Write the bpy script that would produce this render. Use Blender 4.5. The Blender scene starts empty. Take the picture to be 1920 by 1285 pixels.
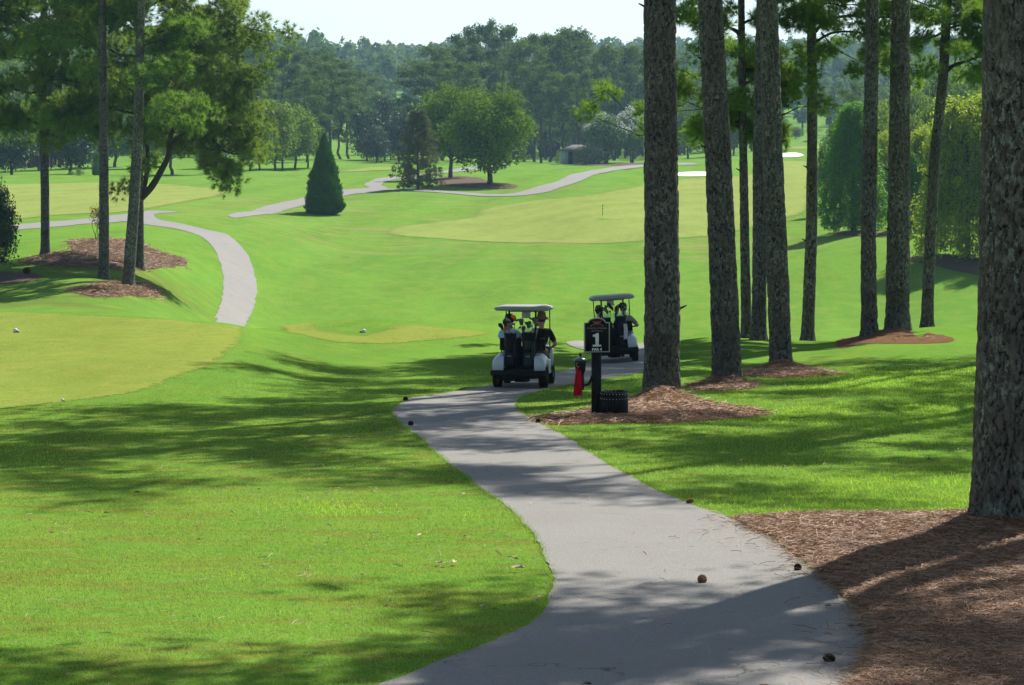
import bpy, math, random
HAZE_D = .00013; EXPO = 1.0
import numpy as np
from mathutils import Vector, Matrix, geometry
PI = math.pi
SC = bpy.context.scene
COL = SC.collection
FPX, CX, HY = 4500.0, 960.0, 300.0      # focal length and horizon, in photograph pixels

# ------------------------------------------------------------------ numpy helpers
def hash2(i, j, seed=0):
    i = np.asarray(i).astype(np.int64); j = np.asarray(j).astype(np.int64)
    h = (i * 374761393 + j * 668265263 + seed * 974634777) & 0xFFFFFFFF
    h = ((h ^ (h >> 13)) * 1274126177) & 0xFFFFFFFF
    h = (h ^ (h >> 16)) & 0xFFFFFFFF
    h = (h * 2246822519) & 0xFFFFFFFF
    h = h ^ (h >> 15)
    return (h & 0xFFFFFF) / float(0x1000000)

def vnoise(x, y, seed=0):
    x = np.asarray(x, float); y = np.asarray(y, float)
    i = np.floor(x); j = np.floor(y); fx = x - i; fy = y - j
    fx = fx * fx * (3 - 2 * fx); fy = fy * fy * (3 - 2 * fy)
    a = hash2(i, j, seed); b = hash2(i + 1, j, seed); c = hash2(i, j + 1, seed); d = hash2(i + 1, j + 1, seed)
    return (a * (1 - fx) + b * fx) * (1 - fy) + (c * (1 - fx) + d * fx) * fy

def fbm(x, y, seed=0, octv=3):
    s = 0; a = 1; t = 0
    for k in range(octv):
        s = s + a * vnoise(x * 2 ** k, y * 2 ** k, seed + k * 17); t += a; a *= .5
    return s / t

def mesh_np(name, V, Fs, rnd=None, smooth=False, mats=(), midx=None):
    """V (n,3); Fs list of int arrays (m,3) or (m,4)."""
    V = np.ascontiguousarray(V, dtype=np.float32)
    me = bpy.data.meshes.new(name)
    Fs = [np.asarray(F, dtype=np.int32) for F in Fs if len(F)]
    tot = sum(F.size for F in Fs); nf = sum(len(F) for F in Fs)
    loops = np.concatenate([F.ravel() for F in Fs]) if nf else np.zeros(0, np.int32)
    sizes = np.concatenate([np.full(len(F), F.shape[1], np.int32) for F in Fs]) if nf else np.zeros(0, np.int32)
    starts = np.concatenate([[0], np.cumsum(sizes)[:-1]]).astype(np.int32) if nf else sizes
    me.vertices.add(len(V)); me.vertices.foreach_set('co', V.ravel())
    me.loops.add(tot); me.loops.foreach_set('vertex_index', loops)
    me.polygons.add(nf); me.polygons.foreach_set('loop_start', starts); me.polygons.foreach_set('loop_total', sizes)
    if smooth: me.polygons.foreach_set('use_smooth', np.ones(nf, bool))
    for m in mats: me.materials.append(m)
    if midx is not None: me.polygons.foreach_set('material_index', np.asarray(midx, dtype=np.int32))
    if rnd is not None:
        at = me.attributes.new('rnd', 'FLOAT', 'POINT'); at.data.foreach_set('value', np.asarray(rnd, dtype=np.float32))
    me.update(calc_edges=True)
    return me

class G:
    """collects geometry for ONE mesh"""
    def __init__(s): s.V = []; s.F = []; s.n = 0; s.mi = []; s.R = []
    def add(s, V, F, m=0, r=0.5):
        V = np.asarray(V, float).reshape(-1, 3); 
        if not isinstance(F, list) or (len(F) and not isinstance(F[0], np.ndarray)): 
            F3 = [f for f in F if len(f) == 3]; F4 = [f for f in F if len(f) == 4]; F = []
            if F3: F.append(np.array(F3))
            if F4: F.append(np.array(F4))
        for f in F:
            s.F.append(f + s.n); s.mi.append(np.full(len(f), m))
        s.V.append(V); s.n += len(V)
        s.R.append(np.full(len(V), r) if np.isscalar(r) else np.asarray(r))
        return s
    def box(s, lo, hi, m=0, M=None):
        x0, y0, z0 = lo; x1, y1, z1 = hi
        V = np.array([[x0,y0,z0],[x1,y0,z0],[x1,y1,z0],[x0,y1,z0],[x0,y0,z1],[x1,y0,z1],[x1,y1,z1],[x0,y1,z1]], float)
        if M is not None: V = xf(M, V)
        return s.add(V, [[0,3,2,1],[4,5,6,7],[0,1,5,4],[1,2,6,5],[2,3,7,6],[3,0,4,7]], m)
    def tube(s, P, R, n=8, m=0, cap=True, r=0.5):
        V, F = tube(P, R, n, cap); return s.add(V, F, m, r)
    def lathe(s, prof, n=16, c=(0,0,0), m=0, M=None):
        """prof: list of (radius, z)"""
        a = np.linspace(0, 2*PI, n, endpoint=False); V = []
        for r_, z in prof: V.append(np.stack([c[0]+r_*np.cos(a), c[1]+r_*np.sin(a), np.full(n, c[2]+z)], 1))
        V = np.concatenate(V); k = np.arange(n); k2 = (k+1) % n; F = []
        for i in range(len(prof)-1): F.append(np.stack([i*n+k, i*n+k2, (i+1)*n+k2, (i+1)*n+k], 1))
        F = [np.concatenate(F)]
        if M is not None: V = xf(M, V)
        return s.add(V, F, m)
    def prism(s, poly, y0, y1, m=0, M=None):
        """poly in (x,z), extruded along y; convex or fan-able from centroid"""
        n = len(poly); c = np.mean(poly, 0)
        V = [[p[0], y0, p[1]] for p in poly] + [[p[0], y1, p[1]] for p in poly] + [[c[0], y0, c[1]], [c[0], y1, c[1]]]
        F = []
        for i in range(n):
            j = (i+1) % n
            F += [[i, j, n+j, n+i], [2*n, j, i], [2*n+1, n+i, n+j]]
        V = np.array(V, float)
        if M is not None: V = xf(M, V)
        return s.add(V, F, m)
    def mesh(s, name, mats, smooth=False, rnd=False):
        V = np.concatenate(s.V); 
        F3 = [f for f in s.F]
        return mesh_np(name, V, F3, rnd=np.concatenate(s.R) if rnd else None, smooth=smooth, mats=mats, midx=np.concatenate(s.mi))

def xf(M, V):
    M = np.array(M); return V @ M[:3,:3].T + M[:3,3]

def tube(P, R, n=8, cap=True):
    P = np.asarray(P, float); R = np.ones(len(P)) * np.asarray(R, float)
    T = np.gradient(P, axis=0); T /= np.linalg.norm(T, axis=1)[:, None] + 1e-9
    ref = np.array([0, 0, 1.]) if abs(T[0][2]) < .9 else np.array([1., 0, 0])
    a = np.linspace(0, 2*PI, n, endpoint=False); V = []
    B = np.cross(T[0], ref); B /= np.linalg.norm(B)
    for i in range(len(P)):
        B = B - T[i] * np.dot(B, T[i]); B /= np.linalg.norm(B) + 1e-9
        N = np.cross(T[i], B)
        V.append(P[i] + R[i] * (np.cos(a)[:, None] * N + np.sin(a)[:, None] * B))
    V = np.concatenate(V); k = np.arange(n); k2 = (k+1) % n
    F = np.concatenate([np.stack([i*n+k, i*n+k2, (i+1)*n+k2, (i+1)*n+k], 1) for i in range(len(P)-1)])
    Fs = [F]
    if cap:
        V = np.concatenate([V, P[:1], P[-1:]]); b = len(P)*n
        Fs.append(np.concatenate([np.stack([np.full(n, b), k2, k], 1), np.stack([np.full(n, b+1), (len(P)-1)*n+k, (len(P)-1)*n+k2], 1)]))
    return V, Fs

def cr(P, k=6, closed=False):
    """Catmull-Rom resample"""
    P = np.asarray(P, float); n = len(P); out = []
    rng_ = range(n) if closed else range(n-1)
    for i in rng_:
        if closed: p0, p1, p2, p3 = P[(i-1) % n], P[i], P[(i+1) % n], P[(i+2) % n]
        else: p0, p1, p2, p3 = P[max(i-1, 0)], P[i], P[i+1], P[min(i+2, n-1)]
        for t in np.linspace(0, 1, k, endpoint=False):
            out.append(.5*((2*p1)+(-p0+p2)*t+(2*p0-5*p1+4*p2-p3)*t*t+(-p0+3*p1-3*p2+p3)*t**3))
    if not closed: out.append(P[-1])
    return np.array(out)

# ------------------------------------------------------------------ objects, labels
def tag(o, label=None, cat=None, group=None, kind=None):
    if label: o['label'] = label
    if cat: o['category'] = cat
    if group: o['group'] = group
    if kind: o['kind'] = kind
    return o
def obj(name, me, parent=None, loc=(0,0,0), rot=(0,0,0)):
    o = bpy.data.objects.new(name, me); COL.objects.link(o)
    o.location = loc; o.rotation_euler = rot
    if parent: o.parent = parent
    return o
def empty(name, loc, rz, label, cat, group=None):
    o = bpy.data.objects.new(name, None); COL.objects.link(o); o.location = loc; o.rotation_euler = (0, 0, rz)
    o.empty_display_size = .3
    return tag(o, label, cat, group)

# ------------------------------------------------------------------ materials
def newmat(name):
    m = bpy.data.materials.new(name); m.use_nodes = True
    nt = m.node_tree; b = nt.nodes['Principled BSDF']; b.inputs['Specular IOR Level'].default_value = .3
    return m, nt, b
def N(nt, t, **kw):
    n = nt.nodes.new(t)
    for k, v in kw.items():
        if k in n.inputs: n.inputs[k].default_value = v
        else: setattr(n, k, v)
    return n
def pos(nt): return N(nt, 'ShaderNodeNewGeometry').outputs['Position']
def noise(nt, vec, scale, detail=3, rough=.55, dist=0, stretch=None):
    if stretch is not None:
        mp = N(nt, 'ShaderNodeMapping'); mp.inputs['Scale'].default_value = stretch; nt.links.new(vec, mp.inputs['Vector']); vec = mp.outputs[0]
    n = N(nt, 'ShaderNodeTexNoise'); n.inputs['Scale'].default_value = scale; n.inputs['Detail'].default_value = detail
    n.inputs['Roughness'].default_value = rough; n.inputs['Distortion'].default_value = dist
    nt.links.new(vec, n.inputs['Vector']); return n.outputs['Fac']
def ramp(nt, fac, stops):
    r = N(nt, 'ShaderNodeValToRGB'); e = r.color_ramp.elements
    while len(e) < len(stops): e.new(.5)
    for i, (p, c) in enumerate(stops):
        e[i].position = p; e[i].color = (*c, 1) if len(c) == 3 else c
    nt.links.new(fac, r.inputs[0]); return r.outputs[0]
def g(v): return (v, v, v)
def mix(nt, fac, a, b, mode='MIX'):
    m = N(nt, 'ShaderNodeMix', data_type='RGBA', blend_type=mode)
    if isinstance(fac, (int, float)): m.inputs[0].default_value = fac
    else: nt.links.new(fac, m.inputs[0])
    for k, v in ((6, a), (7, b)):
        if isinstance(v, tuple): m.inputs[k].default_value = (*v, 1) if len(v) == 3 else v
        else: nt.links.new(v, m.inputs[k])
    return m.outputs[2]
def math_(nt, op, a, b=None, clamp=False):
    m = N(nt, 'ShaderNodeMath', operation=op); m.use_clamp = clamp
    for k, v in ((0, a), (1, b)):
        if v is None: continue
        if isinstance(v, (int, float)): m.inputs[k].default_value = v
        else: nt.links.new(v, m.inputs[k])
    return m.outputs[0]
def bump(nt, b, h, strength=.5, dist=.02):
    bp = N(nt, 'ShaderNodeBump'); bp.inputs['Strength'].default_value = strength; bp.inputs['Distance'].default_value = dist
    nt.links.new(h, bp.inputs['Height']); nt.links.new(bp.outputs[0], b.inputs['Normal'])

def plain(name, col, rough=.5, spec=.4, metal=0, var=.12, scale=8):
    m, nt, b = newmat(name)
    tc = N(nt, 'ShaderNodeTexCoord').outputs['Object']
    n = noise(nt, tc, scale, 4)
    c = mix(nt, n, tuple(x*(1-var) for x in col), tuple(min(1, x*(1+var)) for x in col))
    nt.links.new(c, b.inputs['Base Color'])
    r = ramp(nt, n, [(.3, g(max(0, rough-.08))), (.7, g(min(1, rough+.08)))]); nt.links.new(r, b.inputs['Roughness'])
    b.inputs['Specular IOR Level'].default_value = spec; b.inputs['Metallic'].default_value = metal
    return m

def turf(name, c1, c2, c3, worn=None, fade=False, big=.06, blades=True, stripes=None, patch=None):
    """c1 main, c2 darker/cooler, c3 warmer. worn: (colour, ymin, ymax)"""
    m, nt, b = newmat(name); P = pos(nt)
    nb = noise(nt, P, big, 4, .6, .3)
    nm = noise(nt, P, .7, 4, .65, stretch=(1, .6, 1))
    nf = noise(nt, P, 14, 3, .7)
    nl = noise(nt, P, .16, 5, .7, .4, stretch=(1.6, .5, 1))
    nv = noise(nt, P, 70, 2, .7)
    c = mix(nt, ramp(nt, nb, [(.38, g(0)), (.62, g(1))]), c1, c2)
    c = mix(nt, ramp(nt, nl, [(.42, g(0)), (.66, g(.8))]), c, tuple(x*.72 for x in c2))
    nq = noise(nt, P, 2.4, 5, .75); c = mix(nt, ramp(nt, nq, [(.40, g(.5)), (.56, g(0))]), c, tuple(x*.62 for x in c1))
    c = mix(nt, ramp(nt, nm, [(.45, g(0)), (.75, g(.75))]), c, c3)
    c = mix(nt, ramp(nt, nf, [(.35, g(0)), (.75, g(.45))]), c, tuple(x*1.5 for x in c3))
    c = mix(nt, ramp(nt, nv, [(.3, g(.5)), (.55, g(0))]), c, tuple(x*.55 for x in c1))
    if stripes:
        w = N(nt, 'ShaderNodeTexWave'); w.inputs['Scale'].default_value = stripes[0]; w.inputs['Distortion'].default_value = 1.5
        w.inputs['Detail'].default_value = 2
        mp = N(nt, 'ShaderNodeMapping'); mp.inputs['Rotation'].default_value = (0, 0, stripes[1])
        nt.links.new(P, mp.inputs[0]); nt.links.new(mp.outputs[0], w.inputs['Vector'])
        c = mix(nt, ramp(nt, w.outputs['Fac'], [(.3, g(0)), (.7, g(stripes[2]))]), c, tuple(x*1.25 for x in c1))
    if worn:
        for (wc, y0, y1, xa, xb, thr, st, amt) in worn:
            sx = N(nt, 'ShaderNodeSeparateXYZ'); nt.links.new(P, sx.inputs[0])
            def band(v, a0, a1, soft):
                u = N(nt, 'ShaderNodeMapRange', interpolation_type='SMOOTHSTEP'); nt.links.new(v, u.inputs[0]); u.inputs[1].default_value = a0-soft; u.inputs[2].default_value = a0+soft
                d = N(nt, 'ShaderNodeMapRange', interpolation_type='SMOOTHSTEP'); nt.links.new(v, d.inputs[0]); d.inputs[1].default_value = a1-soft; d.inputs[2].default_value = a1+soft; d.inputs[3].default_value = 1; d.inputs[4].default_value = 0
                return math_(nt, 'MULTIPLY', u.outputs[0], d.outputs[0])
            mk = math_(nt, 'MULTIPLY', band(sx.outputs[1], y0, y1, (y1-y0)*.2), band(sx.outputs[0], xa, xb, (xb-xa)*.12))
            ns = noise(nt, P, st[0], 5, .62, st[4] if len(st) > 4 else .8, stretch=st[1:4])
            mk = math_(nt, 'MULTIPLY', mk, ramp(nt, ns, [(thr, g(0)), (thr+.12, g(amt))]))
            c = mix(nt, mk, c, wc)
    nt.links.new(c, b.inputs['Base Color']); b.inputs['Roughness'].default_value = .95; b.inputs['Specular IOR Level'].default_value = 0
    h = math_(nt, 'ADD', nv, math_(nt, 'MULTIPLY', nf, 1.2)); bump(nt, b, h, .6, .03)
    if fade:      # the mown height changes gradually at the rim: bare of the short turf where 'rnd' (distance from the rim) is small
        at_ = N(nt, 'ShaderNodeAttribute', attribute_name='rnd').outputs['Fac']
        al = math_(nt, 'ADD', at_, math_(nt, 'MULTIPLY', math_(nt, 'SUBTRACT', noise(nt, P, 3.5, 5, .8), .5), 1.6)); al = ramp(nt, al, [(.48, g(0)), (.54, g(1))])
        tr = N(nt, 'ShaderNodeBsdfTransparent'); ms = N(nt, 'ShaderNodeMixShader'); nt.links.new(al, ms.inputs[0]); nt.links.new(tr.outputs[0], ms.inputs[1]); nt.links.new(b.outputs[0], ms.inputs[2])
        nt.links.new(ms.outputs[0], nt.nodes['Material Output'].inputs['Surface'])
    return m

def foliage_mat(name, c1, c2, trans=.35, rough=.5, spec=.3, tcol=None):
    spec *= .4; rough = max(rough, .5)
    m, nt, b = newmat(name)
    at = N(nt, 'ShaderNodeAttribute', attribute_name='rnd').outputs['Fac']
    oi = N(nt, 'ShaderNodeObjectInfo').outputs['Random']
    f = math_(nt, 'ADD', math_(nt, 'MULTIPLY', at, .8), math_(nt, 'MULTIPLY', oi, .2))
    c = mix(nt, f, c1, c2)
    nt.links.new(c, b.inputs['Base Color']); b.inputs['Roughness'].default_value = rough; b.inputs['Specular IOR Level'].default_value = spec
    t = N(nt, 'ShaderNodeBsdfTranslucent'); tc = mix(nt, .5, c, tcol or tuple(x*1.6 for x in c2)); nt.links.new(tc, t.inputs[0])
    ms = N(nt, 'ShaderNodeMixShader'); ms.inputs[0].default_value = trans
    nt.links.new(b.outputs[0], ms.inputs[1]); nt.links.new(t.outputs[0], ms.inputs[2])
    nt.links.new(ms.outputs[0], nt.nodes['Material Output'].inputs['Surface'])
    return m

def bark_mat(name, plate1, plate2, crack, lichen, lamt=.4):
    m, nt, b = newmat(name)
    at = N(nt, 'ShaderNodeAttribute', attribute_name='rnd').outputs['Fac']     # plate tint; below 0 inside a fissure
    tc = N(nt, 'ShaderNodeTexCoord').outputs['Object']
    n1 = noise(nt, tc, 30, 5, .7, stretch=(1, 1, .35)); n2 = noise(nt, tc, 1.2, 4, .6); n3 = noise(nt, tc, 13, 6, .8, stretch=(1, 1, .6))
    c = mix(nt, n1, plate1, plate2)
    c = mix(nt, math_(nt, 'MULTIPLY', ramp(nt, n3, [(.49, g(0)), (.58, g(1))]), ramp(nt, n2, [(.35, g(.1)), (.6, g(lamt))])), c, lichen)
    c = mix(nt, ramp(nt, at, [(.2, g(0)), (1, g(.85))]), c, tuple(x*1.45 for x in plate2))
    c = mix(nt, ramp(nt, at, [(.02, g(.8)), (.16, g(0))]), c, crack)  # fissure's own dark brown, plus furrow shade painted into the colour
    nt.links.new(c, b.inputs['Base Color']); b.inputs['Roughness'].default_value = .9; b.inputs['Specular IOR Level'].default_value = .12
    bump(nt, b, math_(nt, 'ADD', n1, n3), .8, .012)
    return m
# ================================================================== terrain height field
def PL(d): return 470 + 13950.0 / d
_cp = []
def cp(px, *dy):
    for d, y in dy: _cp.append((px, d, y))
for px in (-250, 100, 500, 900, 1300, 1700, 2150):
    cp(px, *[(d, PL(d)) for d in (11, 14, 18, 24, 31, 38, 43)])
for px in (-200, 0, 150): cp(px, (46.5, 769), (50, 736), (55, 697), (62, 652), (70, 612), (77, 584), (82, 592), (90, 600))
cp(300, (46, PL(46)-1), (51, 730), (56, 690), (62, 652), (68, 621), (73, 598), (80, 604), (88, 612))
cp(420, (50, 742), (56, 697), (62, 652), (67, 626), (71, 607), (77, 616), (85, 624))
cp(600, (50, 748), (60, 696), (69, 655), (74, 634), (80, 617), (85, 603), (89, 640))
cp(750, (50, 749), (60, 701), (70, 666), (75, 643), (85, 605), (90, 650))
cp(880, (50, 749), (58, 709), (66, 677), (75, 645), (85, 617), (90, 655))
cp(1050, (50, 749), (58, 710), (66, 684), (74, 655), (80, 634), (85, 627), (90, 665))
cp(1150, (50, 749), (58, 710), (66, 681), (73, 661), (80, 648), (85, 655), (90, 680))
cp(1300, (50, 748), (56, 719), (66, 672), (75, 637), (81, 638), (90, 670))
cp(1450, (50, 748), (58, 706), (63, 690), (75, 640), (81, 637), (90, 668))
cp(1560, (50, 746), (60, 690), (70, 652), (78, 640), (90, 665))
cp(1690, (50, 741), (60, 684), (67, 652), (75, 622), (84, 622), (92, 650))
cp(1900, (50, 735), (60, 680), (67, 648), (75, 617), (84, 616), (92, 645))
cp(2150, (50, 735), (66, 648), (84, 616), (92, 640))
for px in (640, 900, 1150, 1400, 1650, 1900, 2150):
    cp(px, (96, 698), (110, 721), (125, 693), (138, 648), (150, 613 if px < 1700 else 590), (165, 560 if px < 1700 else 520), (185, 503 if px < 1600 else 468))
cp(-250, (100, 586), (120, 545), (140, 480), (165, 446), (190, 418), (215, 409), (250, 370), (290, 345), (340, 329), (420, 312), (520, 300))
cp(0, (100, 588), (107, 583), (120, 547), (128, 515), (140, 478), (165, 446), (190, 420), (215, 409), (250, 370), (290, 345), (340, 329), (420, 312), (520, 300))
cp(200, (100, 598), (110, 583), (120, 540), (130, 511), (140, 474), (165, 444), (190, 418), (207, 401), (230, 388), (260, 362), (290, 346), (340, 329), (450, 302), (560, 290))
cp(310, (100, 612), (115, 596), (122, 577), (132, 545), (145, 500), (165, 455), (190, 424), (205, 402), (230, 385), (260, 362), (290, 346), (340, 329), (450, 302), (560, 290))
cp(400, (98, 650), (112, 655), (125, 630), (137, 592), (150, 545), (165, 490), (178, 455), (195, 428), (207, 408), (235, 388), (290, 345), (340, 327), (450, 300), (600, 277))
cp(480, (97, 680), (112, 695), (125, 675), (138, 635), (150, 600), (160, 558), (170, 520), (180, 478), (195, 440), (207, 415), (235, 392), (290, 345), (340, 322), (450, 300), (600, 277))
cp(620, (205, 458), (225, 420), (237, 400), (255, 378), (275, 360), (300, 346), (350, 326), (450, 302), (600, 277))
cp(760, (205, 462), (225, 425), (240, 400), (258, 378), (278, 357), (300, 343), (350, 322), (450, 305), (600, 280))
cp(920, (205, 465), (225, 432), (240, 408), (258, 385), (275, 367), (290, 347), (320, 332), (370, 319), (450, 306), (520, 303), (650, 287))
cp(1130, (205, 460), (225, 408), (240, 393), (265, 365), (290, 345), (340, 322), (400, 312), (450, 305), (520, 303), (650, 285))
cp(1350, (205, 465), (225, 430), (260, 385), (300, 350), (340, 328), (350, 322), (380, 306), (430, 303), (500, 292), (620, 276))
cp(1500, (205, 455), (225, 425), (260, 385), (300, 350), (350, 328), (400, 312), (440, 298), (452, 290), (475, 284), (540, 276), (620, 265))
cp(1650, (200, 440), (230, 410), (300, 368), (400, 325), (600, 278))
cp(1900, (200, 440), (240, 410), (300, 370), (400, 325), (600, 278))
cp(2150, (200, 440), (240, 410), (300, 370), (400, 325), (600, 278))
for px in (-250, 200, 450): cp(px, (720, 225), (900, 152), (1050, 146), (1300, 150), (1700, 190), (2600, 230))
cp(650, (720, 248), (900, 185), (1050, 168), (1300, 160), (1700, 190), (2600, 230))
for px in (850, 1100): cp(px, (750, 262), (900, 225), (1100, 172), (1350, 150), (1700, 185), (2600, 230))
for px in (1400, 1650, 1900, 2150): cp(px, (750, 240), (900, 205), (1100, 170), (1400, 143), (1700, 180), (2600, 230))
cpa = np.array(_cp, float)
def _uv(px, d): return np.stack([(px-CX)/960.0*1.1, np.log(d)*2.2], -1)
def _phi(r2): return r2 * np.log(r2 + 1e-12) * .5
_U = _uv(cpa[:, 0], cpa[:, 1]); n_ = len(_U)
_K = _phi(((_U[:, None]-_U[None])**2).sum(-1)) + np.eye(n_)*2e-4
_Pm = np.concatenate([np.ones((n_, 1)), _U], 1)
_A = np.block([[_K, _Pm], [_Pm.T, np.zeros((3, 3))]])
_tgt = cpa[:, 2] - PL(cpa[:, 1])
_w = np.linalg.solve(_A, np.concatenate([_tgt, np.zeros(3)]))
def z_an(X, Y):
    Yc = np.clip(Y, 10, 2600.); px = np.clip(CX + FPX*X/Yc, -300, 2220)
    U = _uv(px, Yc); out = np.zeros(len(X))
    for s in range(0, len(X), 20000):
        u = U[s:s+20000]; K = _phi(((u[:, None]-_U[None])**2).sum(-1))
        out[s:s+20000] = K @ _w[:n_] + _w[n_] + u @ _w[n_+1:]
    y = out + PL(Yc)
    near = np.clip((Yc-11)/10, 0, 1)
    y = PL(Yc)*(1-near) + y*near
    z = -(y-HY)*Yc/FPX
    z = np.where(Y < 10, -3.1-.0378*Y, z)
    a = np.clip((Y-16)/30, 0, 1)
    z = z + (fbm(X*.22, Y*.22, 5)-.5)*.16*a + (fbm(X*.05, Y*.05, 9)-.5)*.7*np.clip((Y-120)/120, 0, 1)
    return z
_rows = np.concatenate([np.linspace(-25, 8, 14)[:-1], np.exp(np.linspace(math.log(8), math.log(2600), 620))])
_tc = np.concatenate([np.linspace(-.62, -.235, 30)[:-1], np.linspace(-.235, .235, 420), np.linspace(.235, .62, 30)[1:]])
_RR, _TT = np.meshgrid(_rows, _tc, indexing='ij')
_GX = _TT*(_RR+30); _GY = _RR
_GZ = z_an(_GX.ravel(), _GY.ravel()).reshape(_GX.shape)
def Z(X, Y):
    X = np.atleast_1d(np.asarray(X, float)); Y = np.atleast_1d(np.asarray(Y, float))
    i = np.clip(np.searchsorted(_rows, Y)-1, 0, len(_rows)-2); fy = np.clip((Y-_rows[i])/(_rows[i+1]-_rows[i]), 0, 1)
    t = X/(Y+30); j = np.clip(np.searchsorted(_tc, t)-1, 0, len(_tc)-2); fx = np.clip((t-_tc[j])/(_tc[j+1]-_tc[j]), 0, 1)
    return (_GZ[i, j]*(1-fx)+_GZ[i, j+1]*fx)*(1-fy) + (_GZ[i+1, j]*(1-fx)+_GZ[i+1, j+1]*fx)*fy
def zf(x, y): return float(Z(x, y)[0])
_S = np.exp(np.linspace(math.log(9), math.log(2500), 3000))
def at(px, py, dmin=9):
    """where the line of sight through a photo pixel meets the ground"""
    S = _S[_S >= dmin]
    zr = -(py-HY)*S/FPX; zt = Z((px-CX)/FPX*S, S); hit = np.nonzero(zr <= zt)[0]
    if not len(hit): return None
    k = hit[0]
    if k == 0: s = S[0]
    else:
        a = zr[k-1]-zt[k-1]; b = zr[k]-zt[k]; s = S[k-1]+(S[k]-S[k-1])*a/(a-b)
    x = (px-CX)/FPX*s
    return np.array([x, s, zf(x, s)])
def wpt(px, py, d): return np.array([(px-CX)/FPX*d, d, -(py-HY)*d/FPX])

k_ = np.arange(len(_tc)-1); rws = np.arange(len(_rows)-1)
_a = (rws[:, None]*len(_tc)+k_[None]).ravel(); _n = len(_tc)
ground_me = mesh_np('ground', np.stack([_GX, _GY, _GZ], -1).reshape(-1, 3), [np.stack([_a, _a+1, _a+1+_n, _a+_n], 1)], smooth=True)

# ------------------------------------------------------------------ sheets laid on the ground
def inpoly(X, Y, P):
    X = np.asarray(X); Y = np.asarray(Y); c = np.zeros(X.shape, bool); n = len(P); j = n-1
    for i in range(n):
        xi, yi = P[i]; xj, yj = P[j]
        m = ((yi > Y) != (yj > Y)) & (X < (xj-xi)*(Y-yi)/(yj-yi+1e-12)+xi); c ^= m; j = i
    return c
def edge_dist(X, Y, P):
    X = np.asarray(X); d = np.full(X.shape, 1e9)
    for i in range(len(P)):
        a = P[i]; b = P[(i+1) % len(P)]; ab = b-a; t = np.clip(((X-a[0])*ab[0]+(Y-a[1])*ab[1])/(ab@ab+1e-12), 0, 1)
        d = np.minimum(d, np.hypot(X-a[0]-t*ab[0], Y-a[1]-t*ab[1]))
    return d
def px_poly(pts, k=5, rag=0.0, seed=0, smooth=True, dmin=9):
    """pixel outline -> ground outline. entries ('w', x, y) are world points on the ground"""
    P = []
    for p in pts:
        if p[0] == 'w': P.append([p[1], p[2]])
        else:
            q = at(p[0], p[1], p[2] if len(p) > 2 else dmin); P.append([q[0], q[1]])
    P = np.array(P)
    if smooth: P = cr(P, k, closed=True)
    if rag:
        out = []
        for i in range(len(P)):
            a = P[i]; b = P[(i+1) % len(P)]; L = np.linalg.norm(b-a); m = max(1, int(L/max(.12, a[1]*.004)))
            for t in np.arange(m)/m: out.append(a+(b-a)*t)
        P = np.array(out); i = np.arange(len(P))
        P = P + np.stack([fbm(P[:, 0]*2.2, P[:, 1]*1.4, seed+1)-.5+ (fbm(P[:, 0]*9, P[:, 1]*6, seed+3)-.5)*.5, fbm(P[:, 0]*2.2, P[:, 1]*1.4, seed+2)-.5], 1)*2*rag
    keep = [0]
    for i in range(1, len(P)):
        if np.linalg.norm(P[i]-P[keep[-1]]) > .02: keep.append(i)
    return P[keep]
def sheet(name, P, m, lift=.012, mound=0, mw=1.0, mounds=(), label=None, cat=None, kind='structure', rough_amp=0, step=None, fade=0):
    lo = P.min(0); hi = P.max(0); L = []
    y = lo[1]
    pts = []
    while y < hi[1]:
        s = step or np.clip(y*.008, .25, 3.0); xs = np.arange(lo[0]+s*.3, hi[0], s); pts.append(np.stack([xs, np.full(len(xs), y+s*.4)], 1)); y += s
    I = np.concatenate(pts); I = I[inpoly(I[:, 0], I[:, 1], P)]
    if len(I): I = I[edge_dist(I[:, 0], I[:, 1], P) > np.clip(I[:, 1]*.0025, .06, 1)]
    allp = np.concatenate([P, I]); n = len(P)
    v, e, f, *_ = geometry.delaunay_2d_cdt([Vector(p) for p in allp], [(i, (i+1) % n) for i in range(n)], [list(range(n))], 1, 1e-5)
    V = np.array([[p.x, p.y] for p in v]); F = np.array([list(t) for t in f])
    ed = edge_dist(V[:, 0], V[:, 1], P)
    z = Z(V[:, 0], V[:, 1]) + lift*np.maximum(1, V[:, 1]/60)
    if mound: t = np.clip(ed/mw, 0, 1); z += mound*t*t*(3-2*t)
    for (mx, my, mh, mr) in mounds:
        r = np.hypot(V[:, 0]-mx, V[:, 1]-my); t = np.clip(1-r/mr, 0, 1); z += mh*t*t*(3-2*t)*np.clip(ed/.4, 0, 1)
    if rough_amp: z += (fbm(V[:, 0]*5, V[:, 1]*5, 4)-.5)*rough_amp*np.clip(ed/.15, 0, 1)
    a = V[F[:, 1]]-V[F[:, 0]]; b = V[F[:, 2]]-V[F[:, 0]]
    if (a[:, 0]*b[:, 1]-a[:, 1]*b[:, 0]).sum() < 0: F = F[:, ::-1]
    # outer skirt so the rim never floats
    me = mesh_np(name, np.concatenate([V, z[:, None]], 1), [F], smooth=True, mats=(m,), rnd=(np.clip(ed/fade, 0, 1) if fade else None))
    o = obj(name, me); tag(o, label, cat, kind=kind)
    o['_P'] = [float(x) for x in P[:2].ravel()]; del o['_P']
    return o, (V, z)

# ------------------------------------------------------------------ foliage geometry (vectorised)
def rdir(rng, n):
    v = rng.normal(size=(n, 3)); return v/np.linalg.norm(v, axis=1)[:, None]
def nrm(v): return v/(np.linalg.norm(v, axis=-1, keepdims=True)+1e-9)

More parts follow.
